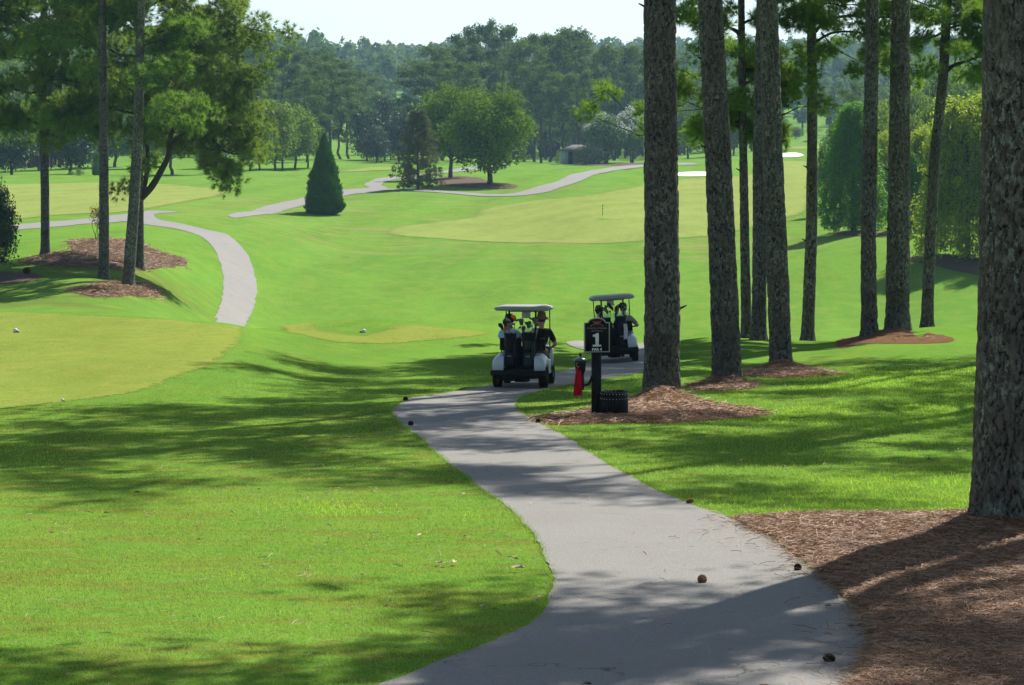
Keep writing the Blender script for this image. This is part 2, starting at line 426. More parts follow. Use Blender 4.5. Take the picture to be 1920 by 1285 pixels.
def leaves(rng, C, R, per, size, out=.9, up=.15, shell=.45, aspect=.6, jit=.9, down=0, tint=1.0):
    """diamond leaves round the clump centres C (n,3) with radii R (n,) or (n,3)"""
    C = np.asarray(C, float); R = np.asarray(R, float)
    if R.ndim == 1: R = np.repeat(R[:, None], 3, 1)
    n = len(C); idx = np.repeat(np.arange(n), per); m = len(idx)
    d = rdir(rng, m); rad = shell+(1-shell)*rng.random(m)**.6
    p = C[idx]+d*R[idx]*rad[:, None]
    nn = nrm(d*out+rdir(rng, m)*jit+np.array([0, 0, up]))
    t = nrm(np.cross(nn, rdir(rng, m)))
    if down: t = nrm(t*(1-down)+np.array([0, 0, -1.])*down); nn = nrm(np.cross(t, np.cross(nn, t)))
    b = np.cross(nn, t); s = size*(.6+.8*rng.random(m))[:, None]
    V = np.stack([p-t*s*.5, p-b*s*.5*aspect+nn*s*.08, p+t*s*.5, p+b*s*.5*aspect+nn*s*.08], 1).reshape(-1, 3)
    F = np.arange(m*4).reshape(-1, 4)
    ct = rng.random(n)
    r = np.clip(ct[idx]*.5+rng.random(m)**2*.6, 0, 1)*tint
    return V, F, np.repeat(r, 4)

def needles(rng, C, R, tufts, per, L, w, up=.35, spread=.75, flat=.7):
    C = np.asarray(C, float); R = np.asarray(R, float); n = len(C)
    idx = np.repeat(np.arange(n), tufts); m = len(idx)
    d = rdir(rng, m); d[:, 2] *= flat
    p = C[idx]+d*R[idx][:, None]*(rng.random(m)**.45)[:, None]
    ax = nrm(d+np.array([0, 0, up])+rdir(rng, m)*.35)
    j = np.repeat(np.arange(m), per); q = len(j)
    nd = nrm(ax[j]+rdir(rng, q)*spread); s = nrm(np.cross(nd, rdir(rng, q)))
    ln = L*(.7+.5*rng.random(q))[:, None]
    b = p[j]+ax[j]*(L*.35*(rng.random(q)-.5))[:, None]
    V = np.stack([b-s*w*.5, b+s*w*.5, b+nd*ln], 1).reshape(-1, 3)
    F = np.arange(q*3).reshape(-1, 3)
    ct = rng.random(n); r = np.clip(ct[idx][j]*.6+rng.random(m)[j]*.4, 0, 1)
    return V, F, np.repeat(r, 3)

def wander(rng, a, b, n, amp):
    P = np.linspace(a, b, n); L = np.linalg.norm(np.array(b)-np.array(a))
    o = np.cumsum(rng.normal(size=(n, 3)), 0); o -= np.linspace(0, 1, n)[:, None]*o[-1]; o -= o[0]*(1-np.linspace(0, 1, n))[:, None]
    return P+o*amp*L/n

def grow_pine(rng, H, base, nl, rad, r0, top=.15, droop=.1, trunk_pts=None, sub=5, clr=.8, limb_r=.05, side=None):
    """returns (list of limb polylines with radii, clump centres, clump radii). trunk at origin unless trunk_pts"""
    limbs = []; C = []; R = []
    for k in range(nl):
        f = (k+rng.random()*.8)/nl; z = base+(H*.97-base)*f
        prof = math.sin(PI*min(1, (.22+.78*(1-f))))**.7 if f > .35 else .75+.7*f
        L = rad*prof*(.7+.5*rng.random())*(top if f > .97 else 1)
        az = k*2.4+rng.random()*.9
        if side is not None and rng.random() < side[1]: az = side[0]+rng.normal()*.6
        c = trunk_pts(z) if trunk_pts else np.array([0, 0, z])
        rise = (-droop+.55*f+.1*rng.normal())*L
        e = c+np.array([math.cos(az)*L, math.sin(az)*L, rise])
        P = wander(rng, c, e, 7, .35); P[:, 2] += np.sin(np.linspace(0, PI, 7))*L*.06
        limbs.append((P, np.linspace(limb_r*(1.15-f*.8), .012, 7)))
        for s in range(sub):
            t = .35+.65*(s+rng.random())/sub; q = P[min(6, int(t*6))]
            dv = nrm(e-c)+rdir(rng, 1)[0]*.9; dv[2] = dv[2]*.5+.1; L2 = L*(.18+.22*rng.random())
            e2 = q+dv*L2; P2 = wander(rng, q, e2, 4, .25); limbs.append((P2, np.linspace(limb_r*.35, .01, 4)))
            C += [e2, (q+e2)/2]; R += [clr*(.7+.5*rng.random()), clr*(.5+.3*rng.random())]
        C.append(e); R.append(clr*(.8+.5*rng.random()))
    c = trunk_pts(H) if trunk_pts else np.array([0, 0, H])
    for q in range(4): C.append(c+np.array([rng.normal()*.5, rng.normal()*.5, -q*.5])); R.append(clr)
    return limbs, np.array(C), np.array(R)

def bark_trunk(C, Rf, z0, z1, z2, res, amp, cw=.075, ch=.16, seed=1, flare=.35, fl_h=.6, rng=None):
    """trunk with real bark plates between z0 and z1 (heights), plain above to z2. C(z)->(x,y) centre arrays, Rf(z)->radius"""
    rm = float(Rf(np.array([1.5]))[0]); nth = int(2*PI*rm/res); nz = int((z1-z0)/(res*1.25))
    th = np.linspace(0, 2*PI, nth, endpoint=False); zz = np.linspace(z0, z1, nz); TH, ZZ = np.meshgrid(th, zz)
    ncell = max(6, int(2*PI*rm/cw))
    wx = (fbm(np.cos(TH)*2+seed, ZZ*2.2+np.sin(TH)*2, seed)-.5)*1.1
    u = TH/(2*PI)*ncell+wx; v = ZZ/ch+(fbm(np.cos(TH)*3+5, np.sin(TH)*3+ZZ*3, seed+1)-.5)*1.2+(np.floor(TH/(2*PI)*ncell) % 2)*.5
    u = u+(fbm(u*3.1, v*3.1, seed+21)-.5)*.5; v = v+(fbm(u*2.7+9, v*2.7, seed+22)-.5)*.5
    F1 = np.full(u.shape, 9.); F2 = F1.copy(); idv = np.zeros(u.shape)
    iu = np.floor(u); iv = np.floor(v)
    for a in (-1, 0, 1):
        for b in (-1, 0, 1):
            ci = iu+a; cj = iv+b; cm = np.mod(ci, ncell)
            dx = ci+hash2(cm, cj, seed+7)*.9-u+.05; dy = cj+hash2(cm, cj, seed+8)*.9-v+.05
            dd = np.sqrt(dx*dx+dy*dy*.8); up = dd < F1
            F2 = np.where(up, F1, np.minimum(F2, dd)); idv = np.where(up, hash2(cm, cj, seed+9), idv); F1 = np.where(up, dd, F1)
    e = F2-F1; h = np.clip(e/.22, 0, 1)**.55
    disp = amp*(h-.6)*(.7+.6*idv)+amp*.5*(idv-.5)*h+amp*.35*(fbm(u*3, v*6, seed+3)-.5)
    R = Rf(ZZ)*(1+flare*np.exp(-np.clip(ZZ, 0, 9)/(fl_h*.55))*(1+.5*np.sin(TH*5+seed)*np.exp(-np.clip(ZZ, 0, 9)/.3)))+disp
    R = R*(1+.05*(fbm(np.cos(TH)+3, np.sin(TH)+ZZ*.5, seed+4)-.5)*2)
    cx, cy = C(ZZ); V = np.stack([cx+R*np.cos(TH), cy+R*np.sin(TH), ZZ], -1).reshape(-1, 3)
    k = np.arange(nth); k2 = (k+1) % nth; i = np.arange(nz-1)[:, None]*nth
    F = np.stack([i+k, i+k2, i+nth+k2, i+nth+k], -1).reshape(-1, 4)
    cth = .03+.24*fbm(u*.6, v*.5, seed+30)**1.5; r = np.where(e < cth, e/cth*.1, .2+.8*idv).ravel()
    zz2 = np.linspace(z1-.05, z2, 24); cx, cy = C(zz2); P = np.stack([cx, cy, zz2], 1)
    V2, F2_ = tube(P, Rf(zz2)*.97, 14, False)
    return np.concatenate([V, V2]), [F, F2_[0]+len(V)], np.concatenate([r, np.full(len(V2), .5)])
# ================================================================== setting: turf, paths, beds
# warm = sunburnt grass, cool = deeper green
worn_mid = [((.145, .105, .028), 13, 46, -14, 2.5, .47, (.9, 1, 2.2, 1, .6), .5), ((.24, .185, .09), 196, 262, -34, 26, .50, (.06, .8, 4.2, 1, 2.2), .5),
            ((.21, .18, .08), 262, 292, -20, 45, .52, (.05, .8, 3.5, 1, 1.5), .45),
            ((.21, .18, .08), 196, 208, 5, 60, .5, (.05, .8, 4, 1, 1.0), .5),
            ((.105, .105, .030), 108, 142, -42, -17.5, .45, (.12, 1, 1.6, 1, .8), .6),
            ((.21, .175, .08), 295, 345, -60, -10, .56, (.04, .7, 3, 1, 1.0), .5)]
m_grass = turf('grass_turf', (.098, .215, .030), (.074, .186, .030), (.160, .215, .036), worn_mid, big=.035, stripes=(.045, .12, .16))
m_near = m_grass
m_tee = turf('tee_turf', (.180, .225, .042), (.145, .215, .038), (.208, .222, .048), big=.12, fade=True)
m_fair = turf('fairway_turf', (.185, .238, .060), (.165, .230, .052), (.212, .232, .070), big=.03, stripes=(.055, .5, .16), fade=True)
m_tree_bed = None
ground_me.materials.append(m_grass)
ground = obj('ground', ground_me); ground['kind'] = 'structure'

def path_mat():
    m, nt, b = newmat('asphalt'); P = pos(nt)
    v = N(nt, 'ShaderNodeTexVoronoi'); v.inputs['Scale'].default_value = 70; nt.links.new(P, v.inputs['Vector'])
    n1 = noise(nt, P, 90, 3, .8); n2 = noise(nt, P, .9, 5, .6); n3 = noise(nt, P, 6, 4, .7)
    c = mix(nt, n1, (.104, .103, .098), (.262, .252, .230))
    c = mix(nt, ramp(nt, v.outputs['Color'], [(.55, g(0)), (.9, g(.35))]), c, (.31, .295, .27))
    c = mix(nt, ramp(nt, n2, [(.4, g(0)), (.7, g(.4))]), c, (.165, .152, .138))
    c = mix(nt, ramp(nt, n3, [(.55, g(0)), (.8, g(.35))]), c, (.21, .188, .162))
    vc = N(nt, 'ShaderNodeTexVoronoi', feature='DISTANCE_TO_EDGE'); vc.inputs['Scale'].default_value = .33
    nz = N(nt, 'ShaderNodeTexNoise'); nz.inputs['Scale'].default_value = 1.3; nz.inputs['Detail'].default_value = 6; nt.links.new(P, nz.inputs['Vector'])
    ad = N(nt, 'ShaderNodeVectorMath', operation='ADD'); sc = N(nt, 'ShaderNodeVectorMath', operation='SCALE'); sc.inputs['Scale'].default_value = 1.6
    nt.links.new(nz.outputs['Color'], sc.inputs[0]); nt.links.new(P, ad.inputs[0]); nt.links.new(sc.outputs[0], ad.inputs[1]); nt.links.new(ad.outputs[0], vc.inputs['Vector'])
    crk = math_(nt, 'MULTIPLY', ramp(nt, vc.outputs['Distance'], [(0, g(1)), (.006, g(0))]), ramp(nt, n2, [(.48, g(0)), (.6, g(.8))]))
    c = mix(nt, crk, c, (.05, .047, .043))
    nt.links.new(c, b.inputs['Base Color']); b.inputs['Roughness'].default_value = .85; b.inputs['Specular IOR Level'].default_value = .08
    bump(nt, b, math_(nt, 'ADD', math_(nt, 'ADD', n1, v.outputs['Distance']), math_(nt, 'MULTIPLY', crk, -2)), .7, .006)
    return m
m_path = path_mat()
def straw_mat(name, a, b_, c_):
    m, nt, b = newmat(name); P = pos(nt)
    n1 = noise(nt, P, 40, 5, .8, 1.5); n2 = noise(nt, P, 1.5, 4, .6); n3 = noise(nt, P, 7, 5, .8, 1)
    c = mix(nt, ramp(nt, n1, [(.3, g(0)), (.7, g(1))]), a, b_); c = mix(nt, ramp(nt, n2, [(.4, g(0)), (.65, g(.6))]), c, c_)
    c = mix(nt, ramp(nt, n3, [(.3, g(.6)), (.5, g(0))]), c, tuple(x*.4 for x in a))
    nt.links.new(c, b.inputs['Base Color']); b.inputs['Roughness'].default_value = .95; b.inputs['Specular IOR Level'].default_value = 0
    bump(nt, b, math_(nt, 'ADD', n1, n3), 1, .04); return m
m_straw = straw_mat('pine_straw', (.095, .048, .026), (.26, .150, .090), (.175, .092, .048))
m_straw_far = straw_mat('old_pine_straw', (.07, .052, .038), (.165, .13, .098), (.12, .09, .068))
m_sand = plain('bunker_sand', (.78, .74, .66), .9, .1, var=.06, scale=1)

path_px = [('w', -4.6, 10.8), (480, 1370), (640, 1312), (740, 1278), (835, 1237), (950, 1195), (1012, 1152), (1037, 1110), (1030, 1060), (985, 985), (900, 915),
           (840, 870), (790, 825), (748, 792), (735, 768), (765, 749), (850, 736), (935, 720), (1010, 704), (1070, 692), (1105, 680), (1112, 668),
           ('w', 2.5, 72.8), ('w', 2.0, 75.2), ('w', 1.75, 77.3), ('w', 2.4, 79.2), ('w', 4.0, 77.4), ('w', 4.95, 74.2), (1236, 676), (1228, 690), (1190, 702), (1120, 714), (1060, 724),
           (1010, 735), (975, 747), (967, 764), (1000, 789), (1050, 814), (1120, 859), (1200, 904), (1290, 944), (1380, 975), (1450, 1014), (1540, 1080),
           (1592, 1130), (1640, 1205), (1605, 1285), (1500, 1390), ('w', .2, 10.6)]
pathP = px_poly(path_px, 5, rag=.045, seed=3)
sheet('path', pathP, m_path, .014, step=.35)
farA = px_poly([(40, 421), (150, 412), (230, 403), (270, 397), (300, 396), (332, 398), (297, 401), (288, 406), (305, 414), (340, 420), (390, 432), (425, 440), (450, 460), (470, 490),
                (481, 530), (478, 570), (466, 599), ('w', -15.4, 138), ('w', -14.6, 128), ('w', -15.8, 128), ('w', -16.8, 137), (403, 597), (415, 565), (419, 530), (412, 490), (400, 465), (385, 450),
                (355, 436), (320, 428), (270, 421), (230, 416), (150, 421), (40, 431), (-120, 443), (-120, 432)], 4, rag=.12, seed=5, dmin=115)
sheet('path', farA, m_path, .01)
farB = px_poly([(428, 404), (460, 398), (510, 384), (565, 372), (600, 362), (650, 356), (690, 353), (683, 347), (700, 338), (725, 333), (770, 329), (828, 322), (880, 314), (940, 308), (950, 311), (905, 317), (880, 320),
                (828, 326), (780, 334), (740, 337), (718, 344), (717, 349), (728, 356), (700, 362), (660, 365), (600, 377), (560, 388), (500, 402), (450, 409)], 4, rag=.15, seed=6)
sheet('path', farB, m_path, .01)
farC = px_poly([(728, 355), (850, 360), (940, 365), (985, 358), (1030, 345), (1060, 333), (1100, 322), (1150, 314), (1230, 308), (1300, 307), (1300, 310), (1230, 312), (1150, 321), (1100, 335), (1065, 348), (1030, 360), (985, 367), (940, 369), (850, 364), (728, 358)], 4)
sheet('path', farC, m_path, .012)
tee1 = px_poly([(-260, 588), (0, 585), (150, 590), (300, 598), (400, 606), (455, 613), (476, 622), (470, 645), (425, 682), (365, 706), (300, 732), (190, 750), (80, 762), (0, 770), (-260, 775)], 5, rag=.14, seed=41)
sheet('tee_ground', tee1, m_tee, .006, fade=.7)
tee2 = px_poly([(474, 606), (500, 606.5), (600, 606), (750, 608), (870, 617), (935, 625), (900, 634), (800, 643), (690, 647), (610, 640), (555, 627), (512, 616), (482, 610)], 5, rag=.14, seed=42, dmin=60)
sheet('tee_ground', tee2, m_tee, .006, fade=.7)
f1 = px_poly([(703, 436), (730, 424), (800, 414), (862, 406), (885, 392), (960, 380), (1100, 364), (1200, 345), (1270, 334), (1370, 330), (1400, 322), (1440, 303), (1500, 302), (1535, 310), (1545, 345), (1535, 392), (1480, 412), (1400, 436), (1330, 448), (1150, 460), (1000, 459), (850, 452), (740, 446)], 5, dmin=120)
sheet('fairway', f1, m_fair, .008, fade=2.6)
f2 = px_poly([(-280, 348), (0, 346), (150, 343), (300, 345), (400, 352), (460, 360), (380, 378), (300, 393), (200, 402), (100, 405), (-280, 412)], 5, dmin=120)
sheet('fairway', f2, m_fair, .008, fade=2.6)
f3 = px_poly([(560, 325), (640, 318), (760, 312), (760, 318), (640, 325)], 4, dmin=120); sheet('fairway', f3, m_fair, .008, fade=4)
f4 = px_poly([(1440, 277), (1500, 275), (1600, 276), (1600, 281), (1440, 281)], 4, dmin=400); sheet('fairway', f4, m_fair, .008, fade=4)
b1 = px_poly([(1262, 326), (1300, 323), (1345, 324), (1345, 330), (1300, 331), (1262, 330)], 5, dmin=250); sheet('sand_bunker', b1, m_sand, .01)
b2 = px_poly([(1455, 290), (1485, 287), (1506, 291), (1500, 294), (1480, 295), (1455, 295)], 5, dmin=350); sheet('sand_bunker', b2, m_sand, .01)
# pine straw and bark beds
strawP = px_poly([(1386, 978), (1440, 974), (1560, 970), (1700, 971), (1815, 972), (2000, 975), (2500, 960), ('w', 12, 26), ('w', 10, 10.5), ('w', 1.4, 10.2), (1540, 1385), (1607, 1285), (1642, 1205), (1600, 1135), (1545, 1082), (1455, 1016)], 5, rag=.07, seed=9)
T10 = at(1903, 1003)
so, (sV, sZ) = sheet('pine_straw_bed', strawP, m_straw, .03, mound=.05, mw=.5, mounds=[(T10[0], T10[1]+.1, .13, 1.6)], rough_amp=.035, step=.14)
def bed(px, mnds, m=m_straw_far, mound=.08, rag=.12, seed=0, dmin=9, nm='mulch_bed', mw=1.2):
    P = px_poly(px, 5, rag=rag, seed=seed, dmin=dmin); md = []
    for (x, y, h, r) in mnds: q = at(x, y, dmin); md.append((q[0], q[1], h, r))
    sheet(nm, P, m, .008, mound=mound, mw=mw, mounds=md, rough_amp=.03); return P
bedP = [bed([(985, 786), (1040, 777), (1100, 768), (1150, 757), (1200, 746), (1290, 747), (1350, 757), (1440, 774), (1425, 782), (1300, 792), (1150, 795), (1030, 797)], [(1240, 748, .22, 1.7)], m_straw, .05, .1, 11),
        bed([(1288, 726), (1330, 716), (1400, 715), (1418, 728), (1360, 733), (1300, 733)], [(1363, 720, .16, 1.2)], m_straw, .03, .1, 12),
        bed([(1385, 700), (1435, 687), (1490, 684), (1540, 694), (1590, 703), (1500, 708), (1410, 707)], [(1465, 691, .18, 1.4)], m_straw, .04, .1, 13),
        bed([(1570, 640), (1620, 628), (1700, 618), (1740, 624), (1790, 638), (1720, 645), (1620, 645)], [(1680, 624, .16, 1.7)], m_straw, .04, .1, 14),
        bed([(35, 490), (90, 476), (132, 470), (128, 455), (150, 450), (240, 450), (290, 470), (352, 488), (330, 500), (250, 508), (150, 502), (80, 497)], [], m_straw_far, .12, .2, 15, 100, mw=1.5),
        bed([(130, 545), (180, 534), (250, 530), (300, 543), (270, 556), (190, 558)], [], m_straw_far, .12, .2, 16, 100),
        bed([(815, 335), (870, 331), (915, 340), (970, 348), (950, 354), (870, 352), (815, 345)], [], m_straw_far, .1, .3, 17, 200),
        bed([(1550, 438), (1600, 432), (1660, 440), (1655, 446), (1600, 443)], [], m_straw_far, .15, .2, 18, 120),
        bed([(1700, 487), (1760, 477), (1830, 485), (1930, 500), (1930, 520), (1830, 515), (1760, 500)], [], m_straw_far, .25, .2, 19, 120),
        bed([(-60, 512), (40, 510), (75, 518), (60, 528), (-60, 530)], [], m_straw_far, .1, .2, 20, 100),
        bed([(1080, 307), (1220, 307), (1220, 309), (1080, 309)], [], m_straw_far, .1, .2, 21, 300)]

# ------------------------------------------------------------------ blades of grass and straw needles (uncountable ground cover)
rng = np.random.default_rng(5)
m_blade = foliage_mat('grass_blade', (.075, .180, .012), (.26, .38, .045), .4, .38, .45)
m_blade2 = foliage_mat('bright_blade', (.13, .30, .010), (.34, .52, .04), .45, .35, .8)
def blades(name, X, Y, hgt, w, rng, lean=.6, keep=None, bm=None):
    n = len(X); z = Z(X, Y); az = rng.random(n)*2*PI; s = np.stack([np.cos(az), np.sin(az), np.zeros(n)], 1)
    hh = hgt*(.5+.9*rng.random(n)); ln = np.stack([rng.normal(size=n)*lean, rng.normal(size=n)*lean, np.ones(n)], 1); ln = nrm(ln)*hh[:, None]
    p = np.stack([X, Y, z], 1); ww = (w*(.7+.6*rng.random(n)))[:, None]
    V = np.stack([p-s*ww/2, p+s*ww/2, p+ln], 1).reshape(-1, 3); F = np.arange(3*n).reshape(-1, 3)
    r = np.repeat(rng.random(n), 3); me = mesh_np(name, V, [F], rnd=r, mats=(bm or m_blade,)); return me
def scatter(rng, n, dmin, dmax, pxlo=-80, pxhi=2000, power=1.0):
    d = dmin*(dmax/dmin)**(rng.random(n)**power); px = pxlo+(pxhi-pxlo)*rng.random(n); return (px-CX)/FPX*d, d
X, Y = scatter(rng, 520000, 15.5, 62)
bad = inpoly(X, Y, pathP) | inpoly(X, Y, strawP) | inpoly(X, Y, tee1)
for P in bedP[:4]: bad |= inpoly(X, Y, P)
nz = fbm(X*.9, Y*.6, 31); bad |= rng.random(len(X)) > .35+1.1*nz
X, Y = X[~bad], Y[~bad]
# left of the path the lawn is mown close, right of it the grass stands taller and glossier
side = (X > .012*Y+.6)
h_ = np.where(side, .038, .023)*(.8+.5*fbm(X*.5, Y*.5, 77)); w_ = np.where(side, .0055, .0055)*np.clip(Y/20, .9, 2.6)
o = obj('grass', blades('grass', X, Y, h_, w_, rng)); o['kind'] = 'stuff'
# rough tufts: brighter and longer
def patch(px, n, h, w, seed):
    P = px_poly(px, 4); r2 = np.random.default_rng(seed); lo, hi = P.min(0), P.max(0)
    X = lo[0]+(hi[0]-lo[0])*r2.random(n); Y = lo[1]+(hi[1]-lo[1])*r2.random(n)
    k = inpoly(X, Y, P) & (r2.random(n) < (-.1+1.5*fbm(X*1.5, Y*1.5, seed))*np.clip(edge_dist(X, Y, P)/.8, 0, 1)) & ~inpoly(X, Y, pathP) & ~inpoly(X, Y, strawP)
    return X[k], Y[k], h, w
pt = [patch([(1290, 948), (1340, 925), (1450, 905), (1600, 885), (1850, 870), (1850, 970), (1500, 966), (1390, 972)], 30000, .055, .007, 1),
      patch([(470, 955), (600, 935), (740, 945), (760, 965), (600, 972)], 9000, .05, .006, 2),
      patch([(850, 965), (900, 960), (930, 975), (880, 980)], 900, .06, .006, 3),
      patch([(1170, 712), (1215, 700), (1230, 740), (1180, 720)], 3000, .11, .012, 4),
      patch([(1400, 770), (1850, 735), (1850, 800), (1500, 815)], 26000, .06, .011, 6),
      patch([(1500, 700), (1850, 690), (1850, 735), (1500, 740)], 22000, .06, .015, 7),
      patch([(0, 830), (120, 830), (130, 870), (0, 880)], 6000, .045, .008, 8),
      patch([(400, 1060), (520, 1080), (500, 1105), (410, 1095)], 700, .06, .006, 9)]
X = np.concatenate([p[0] for p in pt]); Y = np.concatenate([p[1] for p in pt]); hh = np.concatenate([np.full(len(p[0]), p[2]) for p in pt]); ww = np.concatenate([np.full(len(p[0]), p[3]) for p in pt])
o = obj('long_grass', blades('long_grass', X, Y, hh, ww, rng, .8, bm=m_blade2)); o['kind'] = 'stuff'
# fringe over the path rim
E = np.concatenate([pathP[i]+(pathP[(i+1) % len(pathP)]-pathP[i])*t for i in range(len(pathP)) for t in (np.arange(14)/14)[:, None]]).reshape(-1, 2) if False else None
seg = np.repeat(np.arange(len(pathP)), 40); t = rng.random(len(seg))[:, None]
E = pathP[seg]*(1-t)+pathP[(seg+1) % len(pathP)]*t+rng.normal(size=(len(seg), 2))*.022
k = (E[:, 1] > 14) & (E[:, 1] < 70) & ~inpoly(E[:, 0], E[:, 1], strawP) & (fbm(E[:, 0]*2, E[:, 1]*2, 8) > .3)
E = E[k]; o = obj('grass_fringe', blades('grass_fringe', E[:, 0], E[:, 1], np.full(len(E), .04), .006*np.clip(E[:, 1]/20, 1, 2.5), rng, .8)); o['kind'] = 'stuff'

m_ndl = foliage_mat('fallen_needle', (.110, .052, .025), (.40, .245, .145), .1, .55, .3)
def straw(name, X, Y, z, L, w, rng, lift=.012):
    n = len(X); az = rng.random(n)*2*PI; tl = rng.normal(size=n)*.16
    d = np.stack([np.cos(az), np.sin(az), tl], 1)*(L*(.6+.8*rng.random(n)))[:, None]*.5; s = np.stack([-np.sin(az), np.cos(az), rng.normal(size=n)*.6], 1)*(w*.5)[:, None]
    c = np.stack([X, Y, z+lift+np.abs(rng.normal(size=n))*.012], 1); bow = np.stack([np.zeros(n), np.zeros(n), np.abs(d[:, 2])*.2+.006], 1)
    V = np.stack([c-d-s, c-d+s, c+bow+s, c+bow-s, c+d+s, c+d-s], 1).reshape(-1, 3); b = np.arange(n)[:, None]*6
    F = np.concatenate([b+np.array([[0, 1, 2, 3]]), b+np.array([[3, 2, 4, 5]])]); return mesh_np(name, V, [F], rnd=np.repeat(rng.random(n)**1.5, 6), mats=(m_ndl,))
from mathutils import kdtree
Xs, Ys = scatter(rng, 240000, 14.2, 27.5, 1150, 2020)
k = inpoly(Xs, Ys, strawP); Xs, Ys = Xs[k], Ys[k]
ed = edge_dist(Xs, Ys, strawP[::2])
def straw_z(X, Y):
    e = np.clip(edge_dist(X, Y, strawP[::2])/.5, 0, 1); z = Z(X, Y)+.03+.05*e*e*(3-2*e)
    r = np.hypot(X-T10[0], Y-T10[1]-.1); t = np.clip(1-r/1.6, 0, 1); z += .13*t*t*(3-2*t)
    return z+(fbm(X*5, Y*5, 4)-.5)*.035*np.clip(e*3, 0, 1)
o = obj('pine_straw', straw('pine_straw', Xs, Ys, straw_z(Xs, Ys), np.full(len(Xs), .15), .0035*np.clip(Ys/17, 1, 1.6), rng)); o['kind'] = 'stuff'
# loose needles spilled over the rim onto asphalt and lawn
seg = np.repeat(np.arange(len(strawP)), 26); t = rng.random(len(seg))[:, None]
E = strawP[seg]*(1-t)+strawP[(seg+1) % len(strawP)]*t+rng.normal(size=(len(seg), 2))*np.where(rng.random((len(seg), 1)) < .3, .28, .07)
k = (E[:, 1] > 13) & (E[:, 1] < 30); E = E[k]
o = obj('stray_straw', straw('stray_straw', E[:, 0], E[:, 1], Z(E[:, 0], E[:, 1])+.012, np.full(len(E), .15), np.full(len(E), .0045), rng)); o['kind'] = 'stuff'

bx, by, bz = [], [], []
for bi, P in enumerate(bedP[:4]):
    lo, hi = P.min(0), P.max(0); n = 9000 if bi == 0 else 3500; X = lo[0]+(hi[0]-lo[0])*rng.random(n); Y = lo[1]+(hi[1]-lo[1])*rng.random(n)
    k = inpoly(X, Y, P); X, Y = X[k], Y[k]; bx.append(X+rng.normal(size=len(X))*.08); by.append(Y+rng.normal(size=len(X))*.12)
    ed = edge_dist(bx[-1], by[-1], P); t = np.clip(ed/1.2, 0, 1); z = Z(bx[-1], by[-1])+.015+[.05, .03, .04, .04][bi]*t*t*(3-2*t)
    mx, my = [(1240, 748), (1363, 720), (1465, 691), (1680, 624)][bi]; q = at(mx, my); r = np.hypot(bx[-1]-q[0], by[-1]-q[1]); mh, mr = [(.22, 1.7), (.16, 1.2), (.18, 1.4), (.16, 1.7)][bi]
    t = np.clip(1-r/mr, 0, 1); z += mh*t*t*(3-2*t)*np.clip(ed/.4, 0, 1); bz.append(z)
for P in bedP[4:6]:
    lo, hi = P.min(0), P.max(0); X = lo[0]+(hi[0]-lo[0])*rng.random(9000); Y = lo[1]+(hi[1]-lo[1])*rng.random(9000); k = inpoly(X, Y, P); X, Y = X[k]+rng.normal(size=k.sum())*.25, Y[k]+rng.normal(size=k.sum())*.35
    ed = edge_dist(X, Y, P)*inpoly(X, Y, P); t = np.clip(ed/1.4, 0, 1); bx.append(X); by.append(Y); bz.append(Z(X, Y)+.02+.12*t*t*(3-2*t))
bx, by, bz = map(np.concatenate, (bx, by, bz))
o = obj('mulch_straw', straw('mulch_straw', bx, by, bz, .17*np.clip(by/75, 1, 1.8), .009*np.clip(by/60, 1, 3), rng)); o['kind'] = 'stuff'

# needles dropped here and there on the lawn and the asphalt
lx, ly = scatter(rng, 5200, 15, 45); k = ~inpoly(lx, ly, strawP) & (rng.random(len(lx)) < .15+1.2*(fbm(lx*.5, ly*.4, 90) > .52)); lx, ly = lx[k], ly[k]; k = ~inpoly(lx, ly, pathP) | (rng.random(len(lx)) < .3); lx, ly = lx[k], ly[k]
o = obj('dropped_needles', straw('dropped_needles', lx, ly, Z(lx, ly)+.016, np.full(len(lx), .10), .0034*np.clip(ly/20, 1, 2), rng)); o['kind'] = 'stuff'
# ================================================================== trees
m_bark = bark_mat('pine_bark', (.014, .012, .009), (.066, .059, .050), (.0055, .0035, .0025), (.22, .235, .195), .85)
m_bark_lich = bark_mat('lichen_pine_bark', (.021, .018, .014), (.074, .067, .052), (.006, .004, .003), (.25, .28, .215), 1)
m_bark_far = plain('far_bark', (.07, .055, .044), .9, .1, var=.35, scale=2)
m_limb = plain('limb_bark', (.045, .035, .028), .9, .1, var=.35, scale=6)
m_needle = foliage_mat('pine_needle', (.014, .060, .007), (.17, .29, .030), .42, .45, .35)
m_needle_w = foliage_mat('pine_needle_warm', (.022, .068, .007), (.22, .31, .040), .42, .45, .35)
m_farneedle = foliage_mat('far_pine_needle', (.012, .045, .014), (.145, .215, .042), .22, .6, 0)
m_oak = foliage_mat('oak_leaf', (.014, .050, .012), (.15, .245, .03), .25, .6, 0)
m_oak2 = foliage_mat('oak_leaf_light', (.045, .105, .014), (.190, .270, .035), .35, .6, 0)
m_dark = foliage_mat('dark_leaf', (.014, .042, .018), (.050, .090, .032), .15, .35, .45)
m_maple = foliage_mat('maple_leaf', (.011, .046, .007), (.20, .33, .025), .2, .6, 0)
m_spruce = foliage_mat('spruce_needle', (.050, .075, .030), (.150, .165, .075), .25, .6, 0)
m_cedar = foliage_mat('cedar_leaf', (.014, .075, .004), (.11, .27, .010), .45, .5, .3)
m_junip = foliage_mat('juniper_leaf', (.010, .055, .010), (.055, .150, .020), .22, .5, .3)
m_willow = foliage_mat('willow_leaf', (.055, .125, .008), (.29, .37, .025), .45, .45, .35)
m_myrtle = foliage_mat('myrtle_leaf', (.045, .095, .025), (.13, .19, .05), .3, .5, .3)
m_blossom = plain('white_blossom', (.72, .72, .66), .7, .2, var=.1)
